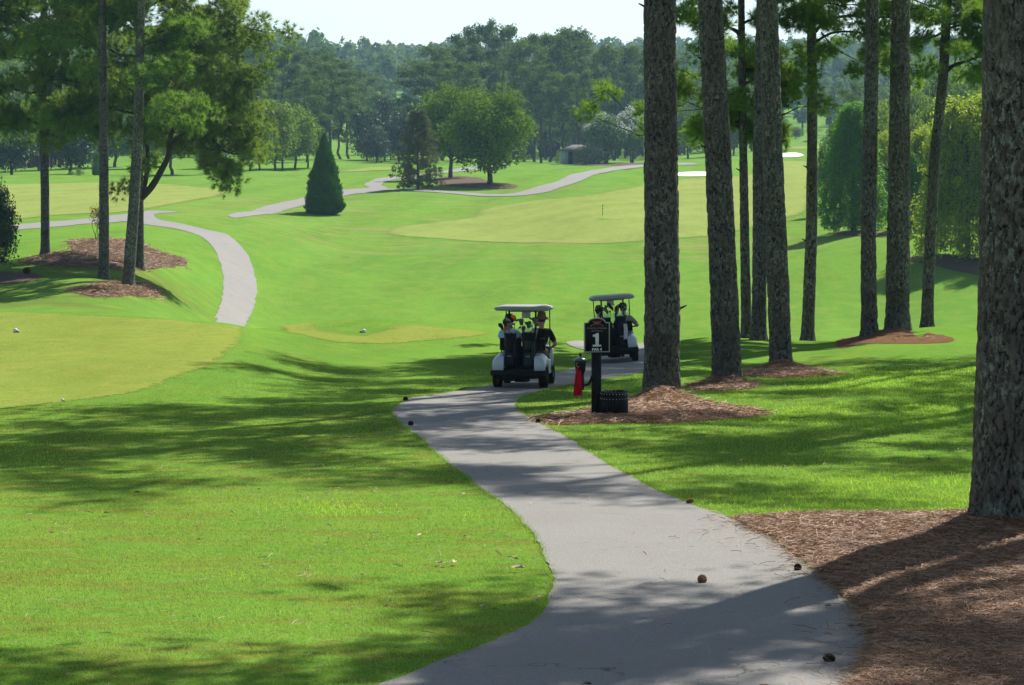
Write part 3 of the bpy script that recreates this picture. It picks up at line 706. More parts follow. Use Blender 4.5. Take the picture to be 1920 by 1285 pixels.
m_sage = foliage_mat('sage_leaf', (.05, .09, .03), (.19, .24, .10), .3, .6, .2)

def limbs_geo(g_, limbs, n=6, m=0):
    for P, R in limbs: g_.tube(P, R, n, m=m, cap=False, r=.5)
def crown_mesh(name, limbs, leaf, mats, nl=5):
    gg = G()
    if limbs: limbs_geo(gg, limbs, nl, 0)
    V, F, r = leaf; gg.add(V, [F], 1, r)
    return gg.mesh(name, mats, rnd=True)
def reframe(P, n):
    return cr(P, n)

# ---- near pines with high crowns -------------------------------------------------
rc = np.random.default_rng(11); high = []
for k in range(3):
    lb, C, R = grow_pine(rc, 23+k, 11.6+k*.3, 17, 4.3, .4, clr=1.0, sub=4, limb_r=.07)
    high.append(crown_mesh('crown', lb, needles(rc, C, R, 31, 7, .33, .043, spread=.7), (m_limb, m_needle)))
def near_pine(label, d, cols, dm, H=24, crown=0, rot=0, res=.022, amp=.034, seed=1, bark=None, zvis=None, flare=.3, extra=None, cw=.095, ch=.21, y0=None, group='pines standing along the right of the path', dmin=9):
    """cols: [(photo y, photo x of the trunk centre)] from the foot up, dm: trunk diameter in metres at 1.5 m and at the top of the frame"""
    px0, y0 = cols[0][1], cols[0][0]; X0 = (px0-CX)/FPX*d; z0 = zf(X0, d); base = np.array([X0, d, z0])
    yb = HY-z0*FPX/d
    zz = np.array([(yb-y)*d/FPX for y, _ in cols]); xx = np.array([(p-px0)/FPX*d for _, p in cols]); zz[0] = 0
    sl_ = (xx[-1]-xx[-2])/(zz[-1]-zz[-2])*.5
    zz = np.concatenate([[-.4], zz, [zz[-1]+6, H]]); xx = np.concatenate([[0], xx, [xx[-1]+6*sl_, xx[-1]+7*sl_]])
    zf_ = np.linspace(-.4, H, 200); xs = np.interp(zf_, zz, xx); kk = np.hanning(21); kk /= kk.sum(); xs = np.convolve(np.pad(xs, 10, 'edge'), kk, 'valid')
    Cf = lambda z: (np.interp(z, zf_, xs)-xs[8]*0, np.interp(z, zf_, xs)*0)
    zt = zz[len(cols)]
    Rf = lambda z: np.interp(z, [-.5, 1.5, zt, H], [dm[0]/2*1.02, dm[0]/2, dm[1]/2, .06])
    root = empty('pine_tree', tuple(base), 0, label, 'tree', group)
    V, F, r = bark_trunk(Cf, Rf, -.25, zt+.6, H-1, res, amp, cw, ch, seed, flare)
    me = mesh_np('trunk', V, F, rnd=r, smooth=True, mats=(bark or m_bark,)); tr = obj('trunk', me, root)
    rs = np.random.default_rng(seed+500)
    if res < .05:
        for q in range(3):
            z = 1.6+(zt-1.6)*rs.random(); a = rs.random()*PI+PI*(rs.random() < .5); r0_ = float(Rf(np.array([z]))[0]); cx = float(Cf(z)[0]); dv = np.array([math.cos(a), math.sin(a), .25+.3*rs.random()]); ln = .05+.12*rs.random()
            p0 = np.array([cx, 0, z])+dv*r0_*.8; gs = G(); gs.tube([p0, p0+dv*(r0_*.2+ln*.5), p0+dv*(r0_*.2+ln)], [.035, .022, .014], 7); obj('branch_stub', gs.mesh('branch_stub', (m_limb,), smooth=True), root)
    c = None
    if crown is not None:
        c = obj('crown', high[crown], root, (float(Cf(H)[0])*.8, 0, 0), (0, 0, rot))
    return root, base, Cf, tr
near_pine('nearest and thickest pine, cut by the right edge, rough plated bark with pale lichen', 26.3, [(1003, 1903), (600, 1916), (0, 1925)], (.93, .86), 25, 0, .3, res=.0125, amp=.036, seed=3, bark=m_bark_lich, cw=.062, ch=.20, flare=.16)
near_pine('thick pine rising from the mulch mound beside the black trash bin', 50.6, [(745, 1240), (600, 1242), (0, 1237)], (.72, .64), 24, 1, 1.3, seed=4, flare=.17)
near_pine('dark pine leaning slightly left, second trunk right of the sign', 55.8, [(718, 1363), (600, 1360), (300, 1347), (0, 1331)], (.63, .54), 25, 2, 2.2, seed=5, flare=.13)
near_pine('lichen-streaked pine on the mulch mound, third trunk right of the sign', 62.8, [(690, 1465), (600, 1461), (430, 1455), (300, 1449), (0, 1441)], (.55, .46), 24, 0, 4, seed=6, bark=m_bark_lich, flare=.18)
near_pine('thinner pine close behind the lichen-streaked one, half hidden by it', 75.6, [(634, 1423), (430, 1425), (300, 1424), (0, 1430)], (.44, .36), 22, 2, 1, seed=7, res=.03)[3].parent.children[1].scale = (.8, .8, .82)
near_pine('straight dark pine, left of the wide trunk on the far right mound', 74.5, [(620, 1630), (430, 1628), (300, 1631), (0, 1636)], (.47, .37), 24, 1, 5, seed=8, res=.028)
near_pine('wide pine flaring at its foot on the far right mulch mound', 75.2, [(622, 1683), (600, 1683), (430, 1685), (0, 1689)], (.70, .54), 25, 0, 2.6, seed=9, bark=m_bark_lich, res=.026, flare=.32, amp=.042)
for lab, x, y, cr_, rot in (('tall pine just outside the right edge beside the straw bed', 8.6, 29.4, 1, .5), ('tall pine outside the right edge behind the nearest trunk', 12.6, 30.6, 2, 1.9),
                            ('tall pine outside the right edge level with the sign', 11.6, 48.5, 0, 3.3), ('tall pine outside the right edge past the sign', 15.2, 56, 1, 4.4),
                            ('tall pine outside the right edge near the crest', 18.5, 70, 2, .9)):
    near_pine(lab, y, [(HY-zf(x, y)*FPX/y, CX+x/y*FPX), (0, CX+x/y*FPX+2)], (.6, .5), 24, cr_, rot, res=.06, seed=20+int(x), group='pines outside the right edge of the photo')[3].parent.children[-1].scale = (1.12, 1.12, 1)

# ---- pines whose crowns reach into the frame ---------------------------------------
def own_pine(label, d, cols, dm, H, base, nl, rad, paths, seed, clr=.7, tufts=46, per=13, L=.2, w=.018, mat=None, bark=None, group=None, limb_r=.06, sub=5, side=None, res=.03, droop=.1, upc=None, extra_c=()):
    root, b, Cf, tr = near_pine(label, d, cols, dm, H, None, res=res, amp=.018, seed=seed, bark=bark, group=group)
    r_ = np.random.default_rng(seed)
    if nl: lb, C, R = grow_pine(r_, H, base, nl, rad, .3, trunk_pts=lambda z: np.array([float(Cf(z)[0]), 0, z]), clr=clr, limb_r=limb_r, sub=sub, side=side, droop=droop)
    else: lb, C, R = [], np.zeros((0, 3)), np.zeros(0)
    C = list(C); R = list(R)
    for (pts, r0, r1, cl) in paths:
        P = np.array([wpt(p[0], p[1], d+(p[2] if len(p) > 2 else 0))-b for p in pts]); P = cr(P, 6)
        lb.append((P, np.linspace(r0, r1, len(P))))
        if cl:
            n = len(P)
            for q in range(cl):
                t = .3+.7*(q+.5)/cl; c = P[min(n-1, int(t*n))]; e = c+r_.normal(size=3)*np.array([1.1, 1.3, .55])+np.array([0, 0, .15]); lb.append((wander(r_, c, e, 4, .2), np.linspace(r0*.3, .01, 4)))
                C.append(e); R.append(clr*(.7+.5*r_.random()))
                if r_.random() < .6: C.append((c+e)/2+r_.normal(size=3)*.3); R.append(clr*.7)
    for (px, py, dd, rr) in extra_c: C.append(wpt(px, py, d+dd)-b); R.append(rr)
    C, R = np.array(C), np.array(R)
    obj('crown', crown_mesh('crown', lb, needles(r_, C, R, tufts, per, L, w, spread=1.0), (m_limb, mat or m_needle)), root)
    return root
own_pine('slender pine with low feathery branches, behind the lichen-streaked trunk', 78, [(632, 1400), (430, 1396), (200, 1392), (0, 1390)], (.31, .2), 19, 6.2, 17, 2.1,
         [([(1388, 170), (1365, 178), (1335, 170), (1300, 180, 1)], .05, .012, 5), ([(1390, 240), (1362, 228), (1320, 205), (1285, 190)], .05, .012, 5), ([(1388, 60), (1350, 45), (1310, 40), (1270, 22)], .05, .012, 6),
          ([(1392, 255), (1430, 235), (1470, 215), (1500, 200)], .05, .012, 6), ([(1392, 130), (1450, 130), (1490, 140)], .05, .012, 4), ([(1385, 200, 2), (1310, 235, 3), (1240, 248, 3), (1195, 255, 3)], .05, .012, 5)],
         31, clr=.52, tufts=48, per=24, L=.22, w=.018, group='pines standing along the right of the path')
own_pine('grey-barked slim pine standing alone with arching side branches high up', 79, [(638, 1514), (430, 1522), (200, 1523), (0, 1521)], (.39, .28), 19, 12, 12, 3.4,
         [([(1528, 60), (1550, 38), (1590, 30), (1640, 32), (1700, 32), (1760, 28)], .07, .015, 9), ([(1530, 78), (1560, 62), (1600, 60), (1650, 72), (1690, 82)], .055, .012, 8), ([(1522, 30), (1500, 18), (1470, 20), (1450, 35)], .05, .012, 5),
          ([(1540, 60), (1560, 85), (1590, 105), (1620, 118)], .03, .01, 6), ([(1528, 20), (1540, 5), (1560, -20), (1600, -40)], .08, .02, 6)],
         32, clr=.5, tufts=42, per=24, L=.22, w=.018, bark=m_bark_lich, group='pines standing along the right of the path')
own_pine('crooked thin pine leaning right with a tuft of dark needles, nearest the big trunk', 82, [(620, 1738), (500, 1742), (300, 1752), (140, 1769), (60, 1773), (0, 1776)], (.39, .30), 18, 11, 10, 2.6,
         [([(1772, 135), (1790, 122), (1820, 112), (1850, 100)], .09, .03, 6), ([(1773, 55), (1800, 48), (1840, 52), (1870, 50)], .05, .015, 7), ([(1770, 60), (1740, 72), (1712, 70), (1690, 75)], .05, .012, 6),
          ([(1770, 90), (1800, 85), (1835, 85)], .04, .012, 5), ([(1775, 20), (1740, 10), (1700, -5)], .05, .015, 4)],
         33, clr=.52, tufts=48, per=24, L=.22, w=.018, group='pines standing along the right of the path')

# left group
LG = 'pines on the left knoll'
own_pine('leftmost full pine on the knoll, straight trunk with a wide foot and a shadow streak', 138, [(475, 85), (340, 84), (200, 80), (0, 82)], (.50, .34), 22, 6.6, 24, 4.6,
         [([(82, 250), (110, 235), (150, 205), (190, 200), (215, 190)], .10, .03, 9), ([(80, 60), (40, 30), (0, 20), (-40, 0)], .12, .03, 10), ([(80, 130), (60, 110), (20, 60), (-20, 50)], .1, .03, 9), ([(82, 235), (50, 225), (20, 215), (-10, 210)], .06, .02, 7)],
         41, clr=1.0, tufts=30, per=30, L=.34, w=.03, group=LG, limb_r=.08, res=.05, extra_c=[(20, 240, 0, .9), (60, 255, 1, .9), (110, 225, 0, 1), (150, 190, 0, 1), (180, 170, 1, 1.1)])
own_pine('straight bare-stemmed pine in the middle of the left knoll', 126, [(540, 195), (400, 195), (200, 194), (0, 191)], (.52, .38), 25, 13.5, 12, 3.2,
         [([(194, 130), (215, 120), (240, 90)], .05, .012, 3), ([(192, 100), (170, 80), (140, 60)], .05, .012, 3)],
         42, clr=.9, tufts=26, per=30, L=.34, w=.03, group=LG, res=.045)
own_pine('large forked pine on the left knoll, two upswept side stems and drooping right branches', 137, [(482, 262), (380, 262), (250, 259), (100, 262), (0, 265)], (.46, .36), 24, 8.2, 36, 6.3,
         [([(263, 372), (284, 350), (303, 318), (316, 290), (318, 262), (330, 235), (350, 215)], .23, .10, 5), ([(264, 368), (272, 345), (277, 310), (277, 270), (283, 225)], .17, .09, 4),
          ([(316, 285), (335, 258), (365, 243), (388, 246), (405, 268), (425, 285), (450, 288), (485, 275)], .13, .03, 10), ([(400, 262), (412, 285), (415, 310), (428, 330)], .06, .02, 8),
          ([(262, 190), (235, 200), (200, 204), (160, 208), (130, 225), (105, 245)], .17, .04, 10), ([(262, 175), (300, 165), (350, 170), (400, 195), (440, 215)], .10, .03, 10),
          ([(262, 120), (310, 112), (380, 125), (450, 150), (490, 165)], .10, .03, 12), ([(262, 70), (320, 50), (390, 40), (450, 50), (495, 60)], .10, .03, 12), ([(264, 20), (320, -5), (400, -10), (460, 10)], .10, .03, 10),
          ([(262, 140), (220, 120), (180, 125), (140, 150)], .10, .03, 8), ([(262, 60), (210, 40), (160, 30), (110, 45)], .1, .03, 9),
          ([(350, 215), (400, 212), (440, 235), (475, 262)], .09, .03, 9), ([(283, 225), (300, 235), (330, 250)], .06, .02, 4), ([(262, 232), (235, 245), (222, 240)], .05, .02, 3)],
         43, clr=.95, tufts=30, per=30, L=.34, w=.03, mat=m_needle_w, group=LG, limb_r=.09, res=.045,
         extra_c=[(430, 312, 0, .6), (400, 300, 0, .55), (440, 320, 0, .45), (470, 278, 0, .6), (485, 70, 0, .9), (495, 130, 0, .9), (480, 170, 0, .9), (490, 40, 0, .8), (460, 235, 0, .9), (420, 240, 1, .9), (440, 190, -1, 1)])
own_pine('slanting foreground pine of the left knoll with a lichen-green trunk', 125, [(535, 240), (400, 250), (250, 259), (100, 262), (0, 265)], (.60, .42), 25, 13, 10, 4.2,
         [([(262, 165), (290, 150), (320, 140)], .05, .02, 3), ([(262, 205), (290, 202), (330, 215), (350, 222)], .05, .015, 4), ([(262, 90), (300, 75), (340, 80)], .05, .02, 4), ([(258, 230), (282, 222), (310, 228)], .04, .01, 3)],
         44, clr=.85, tufts=26, per=30, L=.34, w=.03, bark=m_bark_lich, group=LG, res=.045)

# ---- mesh variants for the trees beyond -------------------------------------------
def decid(seed, H, W, base, ncl, per, size, mat, trunk_r=.22, fork=True, shape=1.0, cr_f=.2, lean=0, multi=1, tmat=None, aspect=.65, down=0, blossom=None, low=.2):
    r_ = np.random.default_rng(seed); cz = (H+base)/2; hz = (H-base)/2
    d = rdir(r_, ncl); rad = (.5+.45*r_.random(ncl))[:, None]
    C = d*rad*np.array([W/2*.85, W/2*.85, hz*.9])
    sh = 1-.25*np.clip(C[:, 2]/hz, -1, 1)*shape; C[:, 0] *= sh; C[:, 1] *= sh; C[:, 2] += cz
    if shape < 0: pass
    R = W*cr_f*(.7+.6*r_.random(ncl)); Rz = np.stack([R, R, R*.8], 1)
    V, F, r = leaves(r_, C, Rz, per, size, aspect=aspect, down=down)
    tg = G()
    for q in range(multi):
        o = np.array([math.cos(q*2.1), math.sin(q*2.1), 0])*(.12*(multi > 1)); o2 = o*W*.8
        P = wander(r_, o*1.0+np.array([0, 0, -.3]), np.array([lean, 0, base+hz*.9])+o2, 8, .22); tg.tube(P, np.linspace(trunk_r*1.25, trunk_r*.35, 8), 9, cap=False)
    for q in range(9):
        t = P[3+q % 4]; c = C[r_.integers(ncl)]; tg.tube(wander(r_, t, t+(c-t)*.8, 6, .5), np.linspace(trunk_r*.4, .02, 6), 6, cap=False)
    gg = G(); gg.add(V, [F], 0, r)
    mats = [mat]
    if blossom:
        k = r_.choice(len(C), int(len(C)*.75)); k = k[C[k][:, 2] > cz]; dd = nrm(C[k]-np.array([0, 0, cz-1])); V2, F2, r2 = leaves(r_, C[k]+dd*R[k][:, None]*.7, R[k]*.45, blossom, .22); gg.add(V2, [F2], 1, r2); mats.append(m_blossom)
    return tg.mesh('trunk', (tmat or m_bark_far,), smooth=True, rnd=True), gg.mesh('crown', mats, rnd=True)
def farpine(seed, H=26, base=11, rad=4.8, per=50, size=.55, mat=None):
    r_ = np.random.default_rng(seed); lb, C, R = grow_pine(r_, H, base, 20, rad, .3, clr=1.5, sub=4, limb_r=.09, droop=0)
    V, F, r = leaves(r_, C, np.stack([R, R, R*.7], 1), per, size, up=.5, aspect=.5, jit=1.1)
    tg = G(); P = wander(r_, np.array([0, 0, -.5]), np.array([0, 0, H*.96]), 10, .2); tg.tube(P, np.linspace(.36, .07, 10), 9, cap=False); limbs_geo(tg, lb[::4], 5)
    gg = G(); gg.add(V, [F], 0, r)
    return tg.mesh('trunk', (m_bark_far,), smooth=True, rnd=True), gg.mesh('crown', (mat or m_farneedle,), rnd=True)
def cone(seed, H, W, n, size, mat, base=.2, down=0, aspect=.5, rag=.25, pw=.8, inner=.8, bulge=0):
    r_ = np.random.default_rng(seed); z = H*(1-(1-r_.random(n))**.5*1.0)*1.0; z = H*r_.random(n)**1.35; az = r_.random(n)*2*PI
    prof = (1-z/H)**pw*(1+bulge*np.sin(PI*np.clip(z/H, 0, 1)))*np.clip((z+H*.05)/(H*.12), 0, 1)**.5
    lump = .58+.75*fbm(np.cos(az)*3.2+seed, np.sin(az)*3.2+z*1.3, seed)+rag*(r_.random(n)-.6)
    R = W/2*prof*lump*(inner+(1-inner)*r_.random(n))
    p = np.stack([R*np.cos(az), R*np.sin(az), z+base], 1); out = np.stack([np.cos(az), np.sin(az), np.full(n, .35)], 1)
    nn = nrm(out+rdir(r_, n)*.7); t = nrm(np.cross(nn, rdir(r_, n))); up = np.array([0, 0, 1.-2*down]); t = nrm(t*.5+up); nn = nrm(np.cross(t, np.cross(nn, t))); b = np.cross(nn, t); s = size*(.6+.8*r_.random(n))[:, None]
    V = np.stack([p-t*s*.5, p-b*s*.5*aspect, p+t*s*.5+out*s*.25, p+b*s*.5*aspect], 1).reshape(-1, 3)
    rr = np.repeat(np.clip(fbm(az*2, z*1.5, seed)*.7+r_.random(n)*.4, 0, 1), 4)
    tg = G(); tg.tube([[0, 0, -.3], [0, 0, H*.5], [0, 0, H*.93]], [W*.035, W*.02, .02], 8, cap=False)
    return tg.mesh('trunk', (m_bark_far,), smooth=True, rnd=True), G().add(V, [np.arange(4*n).reshape(-1, 4)], 0, rr).mesh('crown', (mat,), rnd=True)

VAR = {'pine': [farpine(100+k) for k in range(4)],
       'pinelow': [farpine(110+k, 24, 5, 4.8, 44, .5) for k in range(2)],
       'oak': [decid(120+k, 12, 10, 1.6, 95, 80, .42, m_oak, low=.1, cr_f=.17) for k in range(3)],
       'oaklight': [decid(130+k, 12, 10, 1.4, 95, 80, .42, m_oak2, cr_f=.17) for k in range(2)],
       'dark': [decid(140+k, 12, 10, .4, 95, 80, .42, m_dark, cr_f=.18) for k in range(2)]}
HREF = {'pine': (26, 10.5), 'pinelow': (24, 10.5), 'oak': (12, 10), 'oaklight': (12, 10), 'dark': (12, 10)}
cnt = {}
def put(kind, label, px, ytop, wpx, d=None, ybase=None, cat='tree', name=None, group=None, var=None, rot=None, meshes=None, ref=None):
    if d is None: q = at(px, ybase, 95)
    else: x = (px-CX)/FPX*d; q = np.array([x, d, zf(x, d)])
    d = q[1]; yb = HY-q[2]*FPX/d; Hm = (yb-ytop)*d/FPX; Wm = wpx*d/FPX
    k = cnt[kind] = cnt.get(kind, -1)+1
    tm, cm = meshes if meshes else VAR[kind][(var if var is not None else k) % len(VAR[kind])]
    rH, rW = ref or HREF[kind]
    root = empty(name or {'pine': 'pine_tree', 'pinelow': 'pine_tree', 'oak': 'oak_tree', 'oaklight': 'oak_tree', 'dark': 'magnolia_tree'}[kind], tuple(q), 0, label, cat, group)
    sc = (Wm/rW, Wm/rW, Hm/rH); rz = rot if rot is not None else k*1.7
    for nm, me in (('trunk', tm), ('crown', cm)):
        if me is None: continue
        o = obj(nm, me, root, (0, 0, 0), (0, 0, rz)); o.scale = sc
    return root
GA = 'broadleaf trees along the far left edge of the course'
for i, (px, yt, w_, d, kd, lb) in enumerate([(-30, 150, 120, 345, 'oaklight', 'sunlit broadleaf tree at the far left edge behind the pines'), (22, 190, 110, 350, 'dark', 'dark low-branched tree left of the leftmost knoll pine'),
        (75, 170, 120, 375, 'oak', 'broadleaf tree behind the trunk of the leftmost knoll pine'), (130, 195, 110, 350, 'dark', 'dark tree between the two leftmost knoll trunks'),
        (150, 150, 130, 390, 'oak', 'taller hazy broadleaf tree rising over the dark one by the yellow bushes'), (215, 190, 120, 400, 'oak', 'broadleaf tree behind the straight bare-stemmed pine'),
        (262, 205, 90, 385, 'oak', 'rounded tree seen behind the slanting pine trunk'), (322, 190, 130, 342, 'oak', 'stout oak with a thick trunk in the gap right of the forked pine'),
        (386, 225, 80, 338, 'oak', 'small crooked oak in the sunny gap under the drooping pine branch'), (425, 200, 100, 380, 'oak', 'oak behind the drooping tip of the forked pine'),
        (468, 195, 90, 352, 'oak', 'oak with two trunks at the left end of the shady row'), (487, 205, 70, 356, 'oak', 'narrow oak second from the left in the shady row'),
        (516, 185, 100, 362, 'oaklight', 'leafy tree in the shady row, its crown catching light on the left'), (528, 200, 80, 366, 'oak', 'oak in the middle of the shady row'),
        (553, 195, 95, 372, 'oaklight', 'leafy tree right of centre in the shady row'), (577, 215, 75, 376, 'oak', 'last oak of the shady row, just left of the dark cone evergreen')]):
    put(kd, lb, px, yt, w_, d=d, group=GA)
GB = 'tall hazy pines beyond the left fairway'
for i, (px, yt, w_, d) in enumerate([(345, 60, 90, 500), (400, 90, 90, 470), (450, 80, 95, 520), (495, 75, 95, 510), (530, 100, 90, 480), (565, 92, 95, 530), (600, 110, 80, 470), (622, 120, 90, 455), (655, 135, 80, 500), (690, 150, 80, 540), (470, 130, 90, 440), (575, 150, 80, 430), (640, 160, 75, 470)]):
    put('pine' if i % 3 else 'pinelow', ['hazy pine far behind the forked pine crown', 'hazy pine showing through the needles at the right of the forked pine', 'hazy tall pine right behind the tip of the forked pine', 'hazy pine with its top just below the sky left of the slope', 'hazy pine above the shady row of oaks', 'hazy pine whose top meets the skyline left of the cone evergreen', 'dark hazy pine above the cone evergreen', 'pine with a bare trunk showing just right of the cone evergreen', 'hazy pine over the gap right of the cone evergreen', 'hazy pine above the dark magnolia clump', 'lower pine behind the left end of the shady row', 'lower pine directly behind the cone evergreen top', 'lower dark pine at the right edge of the cone evergreen gap'][i], px, yt, w_, d=d, group=GB)
GC = 'dark magnolias on the fairway beyond the fork in the path'
for px, yt, w_, d, lb in [(688, 195, 70, 455, 'blue-dark rounded magnolia at the left of the clump, foliage to the ground'), (722, 180, 80, 470, 'tallest blue-dark magnolia of the clump'), (748, 200, 70, 448, 'blue-dark magnolia just left of the thin grey spruce'), (705, 235, 60, 440, 'low front magnolia of the dark clump')]:
    put('dark', lb, px, yt, w_, d=d, group=GC)
GD = 'tall pine stand behind the maples'
L_ = [(795, 120, 100, 470, 'hazy pine rising left of the maples'), (832, 92, 95, 500, 'hazy pine above the left maple'), (868, 78, 85, 510, 'hazy pine in the stand just left of its highest top'), (902, 50, 80, 520, 'highest left pine of the stand, flat-topped against the sky'), (948, 54, 75, 515, 'slim-topped pine beside the highest one of the stand'),
      (985, 85, 90, 490, 'pine whose trunk stands just right of the right maple'), (1003, 78, 85, 500, 'pine with a thick trunk right of the right maple'), (1030, 68, 90, 515, 'pine in the middle of the stand behind the shed side'), (1062, 58, 95, 505, 'broad round-topped pine, the tallest above the shed'), (1092, 72, 85, 520, 'pine just right of the round-topped one above the shed'),
      (1120, 105, 90, 535, 'pine behind the white-flowering trees, left one'), (1150, 95, 95, 525, 'pine behind the white-flowering trees, middle one'), (1190, 92, 95, 540, 'pine behind the white-flowering trees, beside the thick near trunk'), (1230, 95, 95, 530, 'pine hidden mostly by the thick trunk near the trash bin'),
      (1015, 130, 80, 470, 'shorter pine in front of the stand right of the maple'), (1075, 140, 85, 475, 'shorter pine in front of the stand above the shed roof'), (860, 120, 90, 450, 'shorter pine filling between the maple tops')]
for i, (px, yt, w_, d, lb) in enumerate(L_): put('pine', lb, px, yt, w_, d=d, group=GD)
GE = 'hazy trees seen between the right-hand trunks'
for i, (px, yt, w_, d, kd, lb) in enumerate([(1290, 195, 80, 480, 'oak', 'dark hazy tree just right of the thick trunk by the bin'), (1330, 180, 80, 495, 'dark', 'dark hazy tree behind the second trunk'), (1375, 195, 70, 490, 'oak', 'dark hazy tree left of the lichen-streaked trunk'),
        (1410, 185, 80, 520, 'dark', 'dark hazy tree hidden by the paired trunks'), (1275, 150, 90, 560, 'pinelow', 'hazy pine between the first two right trunks'), (1350, 160, 80, 570, 'pinelow', 'hazy pine between the second trunk and the slender pine'),
        (1440, 200, 80, 640, 'oak', 'pale hazy tree behind the lichen-streaked trunk'), (1492, 237, 34, 640, 'oaklight', 'pale round bush at the far end of the fairway between trunks')]):
    put(kd, lb, px, yt, w_, d=d, group=GE)
GF = 'trees on the right bank of the fairway'
for i, (px, yt, w_, d, kd, lb) in enumerate([(1572, 215, 55, 300, 'oak', 'grey-green tree at the left tip of the right-hand bank of trees'), (1612, 165, 80, 330, 'pinelow', 'pine top showing over the dark cedar'), (1655, 190, 100, 260, 'oaklight', 'yellow-green tree between the two middle right trunks'),
        (1700, 150, 110, 300, 'oaklight', 'tall light-green tree behind the wide right trunk'), (1760, 130, 130, 330, 'oak', 'tall hazy tree behind the crooked thin pine'), (1830, 120, 150, 340, 'oaklight', 'tall tree rising beside the nearest trunk at right'),
        (1545, 262, 40, 240, 'oak', 'small grey-green tree poking out left of the cedar'), (1640, 205, 90, 232, 'oaklight', 'leafy tree right behind the cedar, left of the straight dark trunk'), (1695, 195, 110, 236, 'oaklight', 'leafy tree filling the gap behind the wide flaring trunk'), (1758, 170, 110, 240, 'oaklight', 'leafy tree whose crown rises behind the leaning thin trunk'), (1825, 160, 120, 235, 'oaklight', 'leafy tree right behind the arching weeping tree'),
        (1660, 300, 60, 215, 'oak', 'low green tree right behind the straight dark pine'), (1715, 290, 80, 225, 'oaklight', 'low leafy tree between the wide and the crooked trunks'), (1900, 100, 170, 300, 'oak', 'tall tree hidden behind the nearest trunk'), (1985, 100, 170, 260, 'oak', 'tree past the right edge behind the nearest trunk')]):
    put(kd, lb, px, yt, w_, d=d, group=GF)

# ---- single characterful trees --------------------------------------------------------
mp1 = decid(201, 13, 11.4, 1.5, 62, 260, .36, m_maple, .3, cr_f=.175); mp2 = decid(202, 13, 11.4, 1.0, 70, 270, .34, m_maple, .3, cr_f=.17, shape=.4)
put('x', 'left of two big round maples, standing further back with a short dark trunk', 845, 134, 158, ybase=335, meshes=mp1, ref=(13.6, 12.6), name='maple_tree', group='big round maples on the bark island')
put('x', 'right of two big round maples, broader with drooping right side and a forked trunk', 916, 152, 196, ybase=346, meshes=mp2, ref=(13.4, 12.4), name='maple_tree', group='big round maples on the bark island')
def spruce(seed, H, W):
    r_ = np.random.default_rng(seed); tg = G(); tg.tube([[0, 0, -.2], [.05, 0, H*.5], [0, 0, H]], [.16, .09, .02], 8, cap=False); C = []; R = []
    for k in range(130):
        z = .3+(H-.6)*(k/130); L = W/2*(1-z/H)**.6*(.55+.6*r_.random())*(1 if z > H*.15 else .75)+.15; az = k*2.4+r_.random(); e = np.array([math.cos(az)*L, math.sin(az)*L, z+L*(.15-.1*(z < H*.4))])
        tg.tube(wander(r_, np.array([0, 0, z]), e, 4, .15), np.linspace(.035, .008, 4), 4, cap=False)
        for t in (.5, .75, 1.): C.append(np.array([0, 0, z])*(1-t)+e*t); R.append(.34*(.7+.5*r_.random()))
    V, F, r = leaves(r_, np.array(C), np.array(R), 50, .22, up=.4, aspect=.45, shell=.1)
    return tg.mesh('trunk', (m_bark_far,), smooth=True, rnd=True), G().add(V, [F], 0, r).mesh('crown', (m_spruce,), rnd=True)
put('x', 'thin see-through greyish spruce standing left of the two maples', 784, 205, 100, ybase=355, meshes=spruce(203, 10, 6), ref=(10, 5.6), name='spruce_tree')
put('x', 'dense dark green cone-shaped evergreen beside the pale path', 608, 252, 74, ybase=401, meshes=cone(204, 8, 4.3, 30000, .26, m_junip, .05, pw=.74, rag=.3, inner=.8, bulge=.15), ref=(8.1, 4.5), name='cypress_tree')
# big cedar on the right bank
def cedar(seed, H, W):
    r_ = np.random.default_rng(seed); C = []; R = []
    for k in range(330):
        z = .5+H*.93*(k/330)**.9; f = z/H; L = W/2*min(1, (1-f)**.5*1.1)*(.35+.7*r_.random()**.6)*(.8+.2*min(1, f*6)); az = k*2.4+r_.random()*.8
        C.append([math.cos(az)*L, math.sin(az)*L, z]); R.append(W*.1*(.7+.6*r_.random()))
    V, F, r = leaves(r_, np.array(C), np.stack([np.array(R)]*2+[np.array(R)*1.4], 1), 110, .26, up=.3, aspect=.4, down=0)
    tg = G(); tg.tube([[0, 0, -.3], [0, 0, H*.5], [0, 0, H*.9]], [.28, .16, .03], 8, cap=False)
    return tg.mesh('trunk', (m_bark_far,), smooth=True, rnd=True), G().add(V, [F], 0, r).mesh('crown', (m_cedar,), rnd=True)
cd = cedar(205, 11, 6)
put('x', 'bright green bushy cedar with foliage to the ground, left front of the right bank', 1600, 200, 134, ybase=435, meshes=cd, ref=(11, 6.2), name='cedar_tree')
put('x', 'darker cedar half hidden behind the wide pine trunk', 1705, 290, 78, ybase=433, meshes=cd, ref=(11, 6.2), name='cedar_tree', rot=2)
